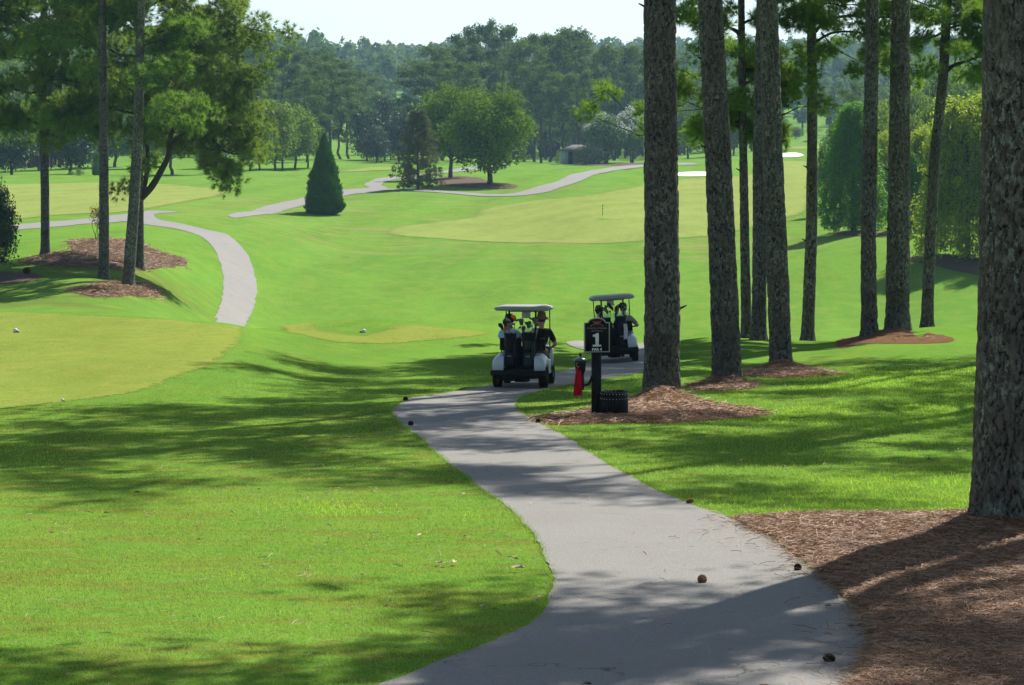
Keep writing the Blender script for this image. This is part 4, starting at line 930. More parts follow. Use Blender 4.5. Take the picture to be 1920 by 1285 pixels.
def willow(seed, H, W, mat=m_willow):
    r_ = np.random.default_rng(seed); tg = G(); tg.tube([[0, 0, -.3], [.1, 0, H*.4], [0, 0, H*.8]], [.2, .13, .03], 8, cap=False); C = []; R = []
    for k in range(190):
        az = k*2.4+r_.random(); z0 = H*(.3+.65*r_.random()); L = (.45+.55*r_.random()**.5)*W/2*math.sqrt(max(.05, 1-(z0/H-.35)**2*1.6))*(.6+.45*r_.random())
        P = [np.array([0, 0, z0*.8]), np.array([math.cos(az)*L*.6, math.sin(az)*L*.6, z0]), np.array([math.cos(az)*L, math.sin(az)*L, z0-H*.08]), np.array([math.cos(az)*L*1.05, math.sin(az)*L*1.05, max(.6, z0-H*(.25+.25*r_.random()))])]
        P = cr(P, 3); tg.tube(P, np.linspace(.05, .008, len(P)), 4, cap=False)
        for c in P[3:]: C.append(c+r_.normal(size=3)*.15); R.append(.55*(.7+.6*r_.random()))
    V, F, r = leaves(r_, np.array(C), np.array(R), 40, .2, aspect=.5, shell=.1, down=.3, jit=1.2)
    return tg.mesh('trunk', (m_bark_far,), smooth=True, rnd=True), G().add(V, [F], 0, r).mesh('crown', (mat,), rnd=True)
wl = willow(206, 10, 7.5)
put('x', 'yellow-green weeping tree arching over the bark bed beside the nearest trunk', 1815, 175, 215, ybase=487, meshes=wl, ref=(10, 7.6), name='willow_tree')
put('x', 'yellow-green weeping tree behind, between the wide and the crooked trunks', 1745, 235, 130, d=205, meshes=wl, ref=(10, 7.6), name='willow_tree', rot=2.5)
put('x', 'low yellow-green tree beside the cedar, between two straight trunks', 1650, 245, 90, d=225, meshes=wl, ref=(10, 7.6), name='willow_tree', rot=4)
put('x', 'weeping tree past the right edge behind the nearest trunk', 1960, 150, 200, d=175, meshes=wl, ref=(10, 7.6), name='willow_tree', rot=5)
# white-flowering crape myrtles
my = [decid(210+k, 6, 7, 1.7, 90, 80, .3, m_myrtle, .09, multi=4, blossom=34, cr_f=.16, shape=.2) for k in range(2)]
GM = 'white-flowering crape myrtles near the shed'
put('x', 'left white-flowering crape myrtle beside the shed, several bare stems', 1137, 213, 100, d=440, meshes=my[0], ref=(6.3, 7.3), name='myrtle_tree', group=GM)
put('x', 'right white-flowering crape myrtle, partly behind the thick pine trunk', 1185, 210, 92, d=444, meshes=my[1], ref=(6.3, 7.3), name='myrtle_tree', group=GM)
dome = decid(220, 3, 6, -.6, 46, 60, .22, m_sage, .04, multi=3, cr_f=.15)
put('x', 'pale sage-coloured arching shrub in front of the shed', 1110, 265, 78, d=437, meshes=dome, ref=(3.2, 6.2), name='shrub', cat='shrub')
dome2 = decid(221, 3, 4, -.5, 30, 50, .2, m_oak2, .04, multi=3, cr_f=.16)
for px, yt, w_, d, lb in [(150, 315, 22, 338, 'small yellowish bush at the edge of the left fairway, right one'), (133, 320, 16, 340, 'smaller yellowish bush left of its pair at the left fairway'), (1046, 282, 16, 437, 'small dark shrub at the left corner of the shed'), (1452, 268, 30, 600, 'low bush at the far end of the fairway left of the slim pine'), (1545, 258, 22, 590, 'low bush right of the slim pine at the far tree line')]:
    put('x', lb, px, yt, w_, d=d, meshes=dome2, ref=(3.2, 4.2), name='bush', cat='bush')
put('x', 'narrow clipped dark column of evergreen right of the yellowish bushes', 180, 288, 16, d=339, meshes=cone(222, 4, 1.6, 3000, .2, m_junip, 0, pw=.12), ref=(4, 1.7), name='hedge_column', cat='shrub')
put('x', 'low russet shrub strip at the far end of the fairway', 1520, 262, 44, d=612, meshes=decid(223, 2, 6, -.6, 30, 50, .25, foliage_mat('russet_leaf', (.12, .06, .045), (.2, .1, .07), .2), .04, cr_f=.14), ref=(2.2, 6.2), name='shrub', cat='shrub')
mg = decid(224, 5.2, 4.6, .15, 130, 90, .19, m_dark, .1, cr_f=.14, shape=.9, aspect=.45)
put('x', 'dark glossy magnolia cut by the left edge of the photo', -12, 322, 118, ybase=515, meshes=mg, ref=(5.3, 4.8), name='magnolia_tree')
# thin sapling with reddish leaves
r_ = np.random.default_rng(230); tg = G(); C = []; q = at(184, 453, 100)
for k in range(6):
    e = np.array([r_.normal()*.28, r_.normal()*.28, 1.4+r_.random()*1.0]); P = wander(r_, np.array([0, 0, -.1]), e, 6, .3); tg.tube(P, np.linspace(.022, .006, 6), 5, cap=False); C += [P[3], P[4], P[5], P[5]+r_.normal(size=3)*.15]
V, F, r = leaves(r_, np.array(C), np.full(len(C), .24), 22, .13, aspect=.5)
rt = empty('sapling', tuple(q), 0, 'thin multi-stemmed sapling with reddish-tipped leaves left of the straight knoll pine', 'sapling')
obj('stem', tg.mesh('stem', (m_limb,), smooth=True), rt); obj('leaves', G().add(V, [F], 0, r).mesh('leaves', (foliage_mat('sapling_leaf', (.09, .15, .03), (.24, .15, .06), .4),), rnd=True), rt)

# ---- forest that reads as one mass on the hills ---------------------------------------------------------
def forest(name, n, d0, d1, H0, H1, quads, size, seed, mat, wr, pxlo=-60, pxhi=1980):
    r_ = np.random.default_rng(seed); d = np.sqrt(d0**2+(d1**2-d0**2)*r_.random(n)); px = pxlo+(pxhi-pxlo)*r_.random(n); X = (px-CX)/FPX*d
    # keep the mown ground free
    ok = ~((d < 660) & (px > 590) & (px < 690)) & ~((d < 660) & (px > 1425) & (px < 1600)) & ~((d < 540) & (px > 190) & (px < 640))
    X, d = X[ok], d[ok]; n = len(X); z = Z(X, d); H = (H0+(H1-H0)*r_.random(n)**1.3); pq = CX+FPX*X/d; H = H*np.where((d < 830) & (pq > 560) & (pq < 850), .55, 1)*np.where((d < 830) & (pq > 1250), .75, 1); W = H*wr*(.8+.5*r_.random(n))
    m = quads; idx = np.repeat(np.arange(n), m); q = len(idx)
    # each crown: lobes
    K = 7; lob = rdir(r_, n*K)*.55; lob[:, 2] = lob[:, 2]*1.05; li = idx*K+r_.integers(0, K, q); dd = rdir(r_, q); dd[:, 2] = np.abs(dd[:, 2])*.9-.15*r_.random(q)
    p = lob[li]+dd*.46*(.7+.3*r_.random(q))[:, None]
    c = np.stack([X, d, z+H*.58], 1)[idx]; p = c+p*np.stack([W/2, W/2, H*.42], 1)[idx]
    nn = nrm(dd+rdir(r_, q)*.6+np.array([0, 0, .2])); t = nrm(np.cross(nn, rdir(r_, q))); b = np.cross(nn, t); s = size*(.7+.6*r_.random(q))[:, None]*(d[idx]/800)[:, None]**.5
    V = np.stack([p-t*s*.5, p-b*s*.35, p+t*s*.5, p+b*s*.35], 1).reshape(-1, 3)
    rr = np.repeat(np.clip(r_.random(n)[idx]*.75+r_.random(q)*.25, 0, 1), 4)
    F = [np.arange(q*4).reshape(-1, 4)]
    # trunks: square posts
    k = d < 700; xb, yb, zb, hb = X[k], d[k], z[k], H[k]; nb = len(xb); o = .28
    cor = np.array([[-o, -o], [o, -o], [o, o], [-o, o]]); VT = np.concatenate([np.stack([xb[:, None]+cor[:, 0], yb[:, None]+cor[:, 1], np.repeat((zb-.5)[:, None], 4, 1)], -1), np.stack([xb[:, None]+cor[:, 0]*.6, yb[:, None]+cor[:, 1]*.6, np.repeat((zb+hb*.7)[:, None], 4, 1)], -1)], 1).reshape(-1, 3)
    bb = np.arange(nb)[:, None]*8+len(V); FT = np.concatenate([bb+np.array([[i, (i+1) % 4, 4+(i+1) % 4, 4+i]]) for i in range(4)]) if nb else np.zeros((0, 4), int)
    me = mesh_np(name, np.concatenate([V, VT]), F+[FT], rnd=np.concatenate([rr, np.full(len(VT), .3)]), mats=(mat, m_bark_far), midx=np.concatenate([np.zeros(q), np.ones(len(FT))]))
    o = obj(name, me); tag(o, kind='stuff'); return o
m_for = foliage_mat('forest_leaf', (.014, .050, .016), (.15, .225, .045), .22, .7, 0)
forest('woodland', 820, 560, 800, 14, 25, 330, 1.15, 301, m_for, .42)
forest('hill_forest', 3200, 790, 1650, 14, 25, 150, 1.9, 302, m_for, .5)
forest('woodland_left', 150, 430, 600, 17, 25, 520, .85, 303, m_for, .40, -60, 330)
forest('woodland_middle', 110, 560, 680, 16, 24, 420, .95, 304, m_for, .42, 680, 1280)

forest('understory', 300, 560, 640, 5, 10, 260, .8, 305, m_for, .75)
forest('understory_left', 60, 400, 440, 4, 9, 260, .6, 306, m_for, .8, -60, 180)
# ================================================================== things by the path
m_black = plain('black_paint', (.006, .006, .0065), .55, .12, var=.3)
m_blackplastic = plain('black_plastic', (.008, .008, .009), .65, .12, var=.3)
m_rubber = plain('tyre_rubber', (.008, .008, .008), .85, .1, var=.3)
m_white = plain('white_bodywork', (.38, .42, .46), .28, .5, var=.05, scale=3)
m_roof = plain('canopy_plastic', (.24, .25, .235), .6, .2, var=.07, scale=3)
m_steel = plain('worn_steel', (.38, .38, .38), .35, .5, metal=.9, var=.2)
m_white_letter = plain('white_lettering', (.62, .66, .64), .6, .2, var=.05)
m_greyrim = plain('grey_rim', (.30, .30, .27), .5, .3, var=.2, scale=20)
m_red = plain('red_cloth', (.42, .006, .02), .85, .1, var=.25, scale=14)
m_logo_red = plain('red_emblem', (.20, .008, .012), .6, .2, var=.1)
m_letter_dim = plain('grey_lettering', (.20, .20, .19), .6, .2, var=.05)
m_card = plain('white_card', (.55, .56, .56), .7, .2, var=.05)
m_skin = plain('skin', (.42, .22, .14), .55, .3, var=.1, scale=20)
m_shirt_blue = plain('pale_blue_shirt', (.30, .42, .66), .9, .1, var=.1)
m_shirt_black = plain('black_shirt', (.014, .014, .016), .9, .1, var=.2)
m_shirt_grey = plain('sage_grey_shirt', (.20, .24, .20), .9, .1, var=.15)
m_trouser = plain('khaki_trousers', (.20, .16, .10), .9, .1, var=.1)
m_straw_hat = plain('brown_hat', (.19, .115, .07), .85, .1, var=.15, scale=30)
m_cap = plain('dark_cap', (.03, .04, .035), .85, .1, var=.2)
m_hair = plain('dark_hair', (.03, .022, .016), .7, .2, var=.3, scale=40)
m_shield = None
def glassy():
    m, nt, b = newmat('tinted_windshield'); b.inputs['Base Color'].default_value = (.75, .88, .88, 1); b.inputs['Roughness'].default_value = .05
    t = N(nt, 'ShaderNodeBsdfTransparent'); t.inputs[0].default_value = (.80, .90, .90, 1); ms = N(nt, 'ShaderNodeMixShader'); ms.inputs[0].default_value = .88
    nt.links.new(b.outputs[0], ms.inputs[1]); nt.links.new(t.outputs[0], ms.inputs[2]); nt.links.new(ms.outputs[0], nt.nodes['Material Output'].inputs['Surface']); return m
m_shield = glassy()

def text_part(body, size, parent, loc, mat, extr=.002, name='lettering', bold=0, squeeze=1, font=None):
    c = bpy.data.curves.new('txt', 'FONT'); c.body = body; c.size = size; c.extrude = extr; c.align_x = 'CENTER'; c.offset = bold
    o = bpy.data.objects.new('tmp', c); COL.objects.link(o); dg = bpy.context.evaluated_depsgraph_get(); dg.update()
    me = bpy.data.meshes.new_from_object(o.evaluated_get(dg)); bpy.data.objects.remove(o)
    me.materials.clear(); me.materials.append(mat)
    r = obj(name, me, parent, loc, (PI/2, 0, 0)); r.scale = (squeeze, 1, 1); return r

# --- hole sign --------------------------------------------------------------------
q = at(1118, 782); sgn = empty('hole_sign', tuple(q), math.radians(6), 'black hole number one sign with grey rim on a thick black post', 'sign')
gg = G(); gg.box((-.085, -.06, -.25), (.085, .06, 1.5)); gg.lathe([(0, 1.5), (.05, 1.5)], 8); obj('post', gg.mesh('post', (m_black,)), sgn)
def arch(w, h, r, dz=0):
    """outline with shouldered round top, in (x,z)"""
    P = [(-w/2, 0), (w/2, 0), (w/2, h*.86), (w*.40, h*.86)]
    a = np.linspace(0, PI, 15)
    P += [(w*.335*math.cos(t), h*.875+(h*.125)*math.sin(t)) for t in a]
    P += [(-w*.40, h*.86), (-w/2, h*.86)]
    return np.array(P)
Wp, Hp = .475, .635; o1 = arch(Wp, Hp, 0); ctr = np.array([0, Hp*.47]); o2 = ctr+(o1-ctr)*np.array([.93, .945])
gg = G(); gg.prism(o1*1.0+np.array([0, 1.20]), -.085, -.062, M=None); obj('panel', gg.mesh('panel', (m_black,)), sgn)
gg = G(); n = len(o1); V = []; F = []
for P, y in ((o1, -.097), (o2, -.097), (o1, -.084), (o2, -.084)): V += [[p[0], y, p[1]+1.20] for p in P]
for i in range(n):
    j = (i+1) % n; F += [[i, j, n+j, n+i], [2*n+i, i, n+i, 3*n+i][::1] if False else [i, 2*n+i, 2*n+j, j], [n+i, n+j, 3*n+j, 3*n+i]]
gg.add(V, F); obj('rim', gg.mesh('rim', (m_greyrim,)), sgn)
# numeral: slab-serif 1 built by hand
def flat(polys, y, z0, mat, name, par, t=.004):
    gg = G()
    for P in polys: gg.prism(np.array(P)+np.array([0, z0]), y-t, y)
    return obj(name, gg.mesh(name, (mat,)), par)
flat([[(-.028, .03), (.034, .03), (.034, .245), (-.028, .215)], [(-.078, 0), (.078, 0), (.078, .032), (-.078, .032)], [(-.078, .185), (-.028, .172), (-.028, .215), (.034, .245), (.012, .25), (-.03, .228), (-.078, .215)]], -.086, 1.305, m_white_letter, 'numeral', sgn)
text_part('PAR 4', .062, sgn, (0, -.087, 1.232), m_white_letter, bold=.0022, squeeze=1.15, name='par_lettering')
text_part('University of Georgia', .040, sgn, (0, -.087, 1.632), m_letter_dim, bold=.0005, squeeze=1.04, name='course_lettering')
text_part('Golf Course', .040, sgn, (0, -.087, 1.582), m_letter_dim, bold=.0005, squeeze=1.04, name='course_lettering')
em = flat([[(.075*math.cos(t)*1.0, .048*math.sin(t)) for t in np.linspace(0, 2*PI, 20, endpoint=False)]], -.086, 1.735, m_logo_red, 'emblem', sgn)
for s in (-1, 1):
    a0 = np.array([s*-.112, -.045]); a1 = np.array([s*.095, .045]); d_ = nrm(a1-a0); nn_ = np.array([-d_[1], d_[0]])*.0035; gg = G()
    gg.prism(np.array([a0-nn_, a1-nn_, a1+nn_, a0+nn_])+np.array([0, 1.735]), -.0925-.001*s, -.0905+.0006*s)
    ec = obj('emblem_club', gg.mesh('emblem_club', (m_letter_dim,)), em)
    gg = G(); gg.prism(np.array([(s*-.125, -.056), (s*-.092, -.057), (s*-.092, -.043), (s*-.118, -.040)])+np.array([0, 1.735]), -.096, -.0905); obj('emblem_club_head', gg.mesh('emblem_club_head', (m_letter_dim,)), em)
    for (x, z) in ((.012, .012), (.030, .014), (.012, -.012), (.030, -.015)):
        gg = G(); gg.prism(np.array([(s*x-.006, z-.003), (s*x+.006, z-.003), (s*x+.006, z+.004), (s*x-.006, z+.004)])+np.array([0, 1.735]), -.0975, -.0905); obj('emblem_mark', gg.mesh('emblem_mark', (m_letter_dim,)), em)

# --- ball washer on its curved arm ------------------------------------------------------
bw = empty('ball_washer', tuple(q), math.radians(6), 'black ball washer with domed lid on a curved arm fixed to the sign post', 'ball washer')
gg = G(); X0 = -.295
gg.lathe([(0, .80), (.07, .80), (.092, .86), (.102, 1.00), (.105, 1.045), (0, 1.045)], 20, (X0, 0, 0)); gg.lathe([(0, .50), (.045, .50), (.05, .55), (.05, .82), (0, .82)], 16, (X0+.02, 0, 0)); obj('tank', gg.mesh('tank', (m_blackplastic,), smooth=False), bw)
gg = G(); gg.lathe([(.126, 1.043), (.124, 1.062), (.07, 1.09), (.02, 1.105), (0, 1.105)], 24, (X0, 0, 0)); ld = obj('lid', gg.mesh('lid', (plain('blue_black_lid', (.045, .06, .08), .25, .6, var=.2),), smooth=True), bw)
gg = G(); gg.lathe([(.012, 1.10), (.012, 1.125), (.028, 1.14), (.030, 1.16), (.015, 1.18), (0, 1.182)], 12, (X0, 0, 0)); obj('knob', gg.mesh('knob', (m_black,), smooth=True), ld)
gg = G(); gg.tube(cr([(X0+.03, 0, .52), (X0+.06, 0, .585), (X0+.13, 0, .60), (X0+.18, 0, .65), (X0+.215, 0, .76)], 6), .022, 10); obj('arm', gg.mesh('arm', (m_black,), smooth=True), bw)
tw = empty('towel', (q[0]+(X0-.03), q[1]-.12, q[2]), math.radians(6), 'red towel hanging by a metal ring from the ball washer', 'towel')
r_ = np.random.default_rng(3); nz_, nx_ = 26, 13; gg = G(); V = []
for i in range(nz_):
    f = i/(nz_-1); z = .95-f*.55
    for j in range(nx_):
        u = j/(nx_-1)-.5; wd = .07+.10*f**.6; V.append([u*wd-.02*f, math.sin(u*16+f*1.5)*.018*(.5+f*.7)+.003*math.sin(f*20), z+.012*math.sin(u*9)*f])
V = np.array(V); Fq = [[i*nx_+j, i*nx_+j+1, (i+1)*nx_+j+1, (i+1)*nx_+j] for i in range(nz_-1) for j in range(nx_-1)]
V2 = V+np.array([0, .008, 0]); m_ = len(V); Fb = [[a+m_ for a in f[::-1]] for f in Fq]
gg.add(np.concatenate([V, V2]), Fq+Fb); obj('cloth', gg.mesh('cloth', (m_red,), smooth=True), tw)
gg = G(); gg.tube(np.array([[.045*math.cos(t), -.004, .975+.04*math.sin(t)] for t in np.linspace(0, 2*PI, 22)]), .004, 6, cap=False); obj('ring', gg.mesh('ring', (m_steel,), smooth=True), tw)

# --- slatted litter bin ----------------------------------------------------------------------
qb = at(1152, 783); tb = empty('trash_bin', tuple(qb), .1, 'round black slatted trash bin beside the sign post', 'trash bin')
gg = G(); ns = 26; Rb = .245
for k in range(ns):
    a = 2*PI*k/ns; M = Matrix.Rotation(a, 4, 'Z'); w_ = 2*PI*Rb/ns*.5*.88
    gg.box((Rb-.012, -w_, 0.02), (Rb+.006, w_, .485+.003*math.sin(k*2.3)), 0, M)
obj('slats', gg.mesh('slats', (m_black,)), tb)
gg = G(); gg.lathe([(0, .05), (Rb-.03, .05), (Rb-.03, .45), (Rb-.04, .45), (Rb-.04, .06), (0, .06)], 28); obj('liner', gg.mesh('liner', (m_blackplastic,)), tb)
for z in (.34, .43):
    gg = G(); gg.lathe([(Rb+.006, z), (Rb+.012, z), (Rb+.012, z+.03), (Rb+.006, z+.03)], 40); obj('band', gg.mesh('band', (m_black,)), tb)
gg = G()
gg.lathe([(0, .0), (.0095, 0), (.007, .006), (0, .007)], 6); rv = gg.mesh('white_dot', (m_card,))  # small white dots, set in two rows midway between the slats
for z in (.355, .445):
    for k in range(ns):
        a = 2*PI*(k+.5)/ns; o = obj('white_dot', rv, tb); o.matrix_local = Matrix.Rotation(a, 4, 'Z') @ Matrix.Translation((Rb+.0125, 0, z)) @ Matrix.Rotation(PI/2, 4, 'Y')

# --- people ------------------------------------------------------------------------------------
def skin_mesh(name, joints, bones, mats, sub=2, region=None):
    """joints: {name: ((x,y,z), r)}; bones: [(a,b)] ; one continuous skinned surface"""
    ks = list(joints); me = bpy.data.meshes.new('t'); me.from_pydata([joints[k][0] for k in ks], [(ks.index(a), ks.index(b)) for a, b in bones], []); o = bpy.data.objects.new('t', me); COL.objects.link(o)
    sm = o.modifiers.new('s', 'SKIN'); sm.use_smooth_shade = True; sv = me.skin_vertices[0].data
    for i, k in enumerate(ks): r = joints[k][1]; sv[i].radius = r if isinstance(r, tuple) else (r, r); sv[i].use_root = (i == 0)
    sb = o.modifiers.new('u', 'SUBSURF'); sb.levels = sub; sb.render_levels = sub
    dg = bpy.context.evaluated_depsgraph_get(); dg.update(); out = bpy.data.meshes.new_from_object(o.evaluated_get(dg)); bpy.data.objects.remove(o)
    out.name = name; out.materials.clear()
    for m in mats: out.materials.append(m)
    if region:
        for p in out.polygons: p.material_index = region(p.center)
    return out
def seated(root_name, label, loc, rz, parent_none, shirt, hat, lean=0, armout=(1, .0), hands=((-.12, .42, .98), (.12, .42, .98)), turn=0, seat=.72):
    """person seated, facing +y, hips at the seat height"""
    rt = empty('person', loc, rz, label, 'person'); S = seat
    J = {'pelvis': ((0, 0, S+.10), (.15, .12)), 'belly': ((lean*.3, .02, S+.26), (.145, .11)), 'chest': ((lean*.7, .03, S+.44), (.17, .12)), 'neckb': ((lean, .03, S+.575), (.075, .07)), 'neck': ((lean, .045, S+.64), (.055, .055)),
         'headl': ((lean, .06, S+.73), (.075, .09)), 'head': ((lean, .055, S+.80), (.078, .095)), 'crown': ((lean, .05, S+.87), (.055, .065))}
    B = [('pelvis', 'belly'), ('belly', 'chest'), ('chest', 'neckb'), ('neckb', 'neck'), ('neck', 'headl'), ('headl', 'head'), ('head', 'crown')]
    for s, k, h in ((-1, 'L', hands[0]), (1, 'R', hands[1])):
        sh = np.array([s*.185+lean, .03, S+.52]); hd = np.array(h); el = (sh+hd)/2+np.array([s*armout[0]*.10, -.06, -.10]); wr = hd*.86+el*.14
        J['sh'+k] = (tuple(sh), .062); J['el'+k] = (tuple(el), .045); J['wr'+k] = (tuple(wr), .028); dr = nrm(hd-el); J['pa'+k] = (tuple(hd), (.040, .02))
        B += [('chest', 'sh'+k), ('sh'+k, 'el'+k), ('el'+k, 'wr'+k), ('wr'+k, 'pa'+k)]
        sd_ = nrm(np.cross(dr, [0, 0, 1.]))
        for f_, (of, ln) in enumerate(((-.03, .062), (-.010, .072), (.010, .068), (.028, .052))):
            b0 = hd+dr*.035+sd_*of; b1 = b0+dr*ln*.55+np.array([0, 0, -.012]); b2 = b1+dr*ln*.35+np.array([0, 0, -.028])
            J[f'f{k}{f_}a'] = (tuple(b0), .0095); J[f'f{k}{f_}b'] = (tuple(b1), .0088); J[f'f{k}{f_}c'] = (tuple(b2), .007); B += [('pa'+k, f'f{k}{f_}a'), (f'f{k}{f_}a', f'f{k}{f_}b'), (f'f{k}{f_}b', f'f{k}{f_}c')]
        t0 = hd-dr*.005-s*sd_*.04; t1 = t0+dr*.04-s*sd_*.012+np.array([0, 0, -.02]); J['t'+k] = (tuple(t0), .011); J['u'+k] = (tuple(t1), .008); B += [('pa'+k, 't'+k), ('t'+k, 'u'+k)]
        J['hip'+k] = ((s*.10, .04, S+.07), .095); J['kn'+k] = ((s*.13, .46, S+.07), .062); J['an'+k] = ((s*.13, .56, S-.38), .042); J['to'+k] = ((s*.14, .72, S-.43), (.04, .03))
        B += [('pelvis', 'hip'+k), ('hip'+k, 'kn'+k), ('kn'+k, 'an'+k), ('an'+k, 'to'+k)]
    body = skin_mesh('body', J, B, (m_skin, m_trouser, m_blackplastic), 1, lambda c: 2 if (c.z < S-.33 and c.y > .5) else (1 if (c.z < S+.2 and (c.y < .62) and c.z < S+.19 and not (abs(c.x) > .2 and c.z > S+.15)) else 0))
    obj('body', body, rt)
    Js = {k: J[k] for k in ('pelvis', 'belly', 'chest', 'neckb')}; Js = {k: (v[0], (v[1][0]+.018, v[1][1]+.02)) for k, v in Js.items()}; Js['neckb'] = ((lean, .03, S+.565), (.09, .08)); Bs = [('pelvis', 'belly'), ('belly', 'chest'), ('chest', 'neckb')]
    for s, k in ((-1, 'L'), (1, 'R')):
        sh, el = np.array(J['sh'+k][0]), np.array(J['el'+k][0]); Js['sh'+k] = (tuple(sh), .085); Js['md'+k] = (tuple(sh*.15+el*.85), .066); Bs += [('chest', 'sh'+k), ('sh'+k, 'md'+k)]
    obj('shirt', skin_mesh('shirt', Js, Bs, (shirt,), 1), rt)
    hx = (lean, .055, S+.815)
    gg = G(); gg.lathe([(.088, -.075), (.094, -.03), (.092, .02), (.080, .06), (.045, .09), (0, .1)], 16, (hx[0], hx[1]-.014, hx[2])); obj('hair', gg.mesh('hair', (m_hair,), smooth=True), rt)
    gg = G()   # face: nose, ears, brow
    gg.tube([(hx[0], hx[1]+.088, hx[2]+.0), (hx[0], hx[1]+.112, hx[2]-.03)], [.010, .016], 8)
    for s in (-1, 1): gg.tube([(hx[0]+s*.082, hx[1]+.0, hx[2]-.005), (hx[0]+s*.094, hx[1]-.006, hx[2]-.03)], [.02, .014], 8)
    obj('face', gg.mesh('face', (m_skin,), smooth=True), rt)
    gg = G()
    if hat == 'wide':
        gg.lathe([(.0, .135), (.06, .13), (.088, .115), (.098, .06), (.105, .012), (.16, -.012), (.205, -.045), (.203, -.05), (.158, -.018), (.10, .002), (.09, .0)], 26, (hx[0], hx[1], hx[2]+.03)); hm = m_straw_hat
    elif hat == 'bucket':
        gg.lathe([(0, .115), (.07, .11), (.098, .09), (.108, .02), (.135, -.02), (.165, -.04), (.16, -.045), (.11, .0)], 24, (hx[0], hx[1], hx[2]+.03)); hm = m_cap
    else:
        gg.lathe([(0, .115), (.06, .108), (.095, .07), (.105, .01), (.107, -.01), (.095, -.012)], 20, (hx[0], hx[1], hx[2]+.03)); hm = m_cap
        gg.add([[hx[0]-.08, hx[1]+.07, hx[2]+.028], [hx[0]+.08, hx[1]+.07, hx[2]+.028], [hx[0]+.06, hx[1]+.18, hx[2]+.02], [hx[0]-.06, hx[1]+.18, hx[2]+.02], [hx[0]-.08, hx[1]+.07, hx[2]+.036], [hx[0]+.08, hx[1]+.07, hx[2]+.036], [hx[0]+.06, hx[1]+.18, hx[2]+.027], [hx[0]-.06, hx[1]+.18, hx[2]+.027]], [[0, 3, 2, 1], [4, 5, 6, 7], [3, 7, 6, 2], [0, 4, 7, 3], [1, 2, 6, 5]])
    obj('hat' if hat != 'cap' else 'cap', gg.mesh('hat', (hm,), smooth=True), rt)
    return rt

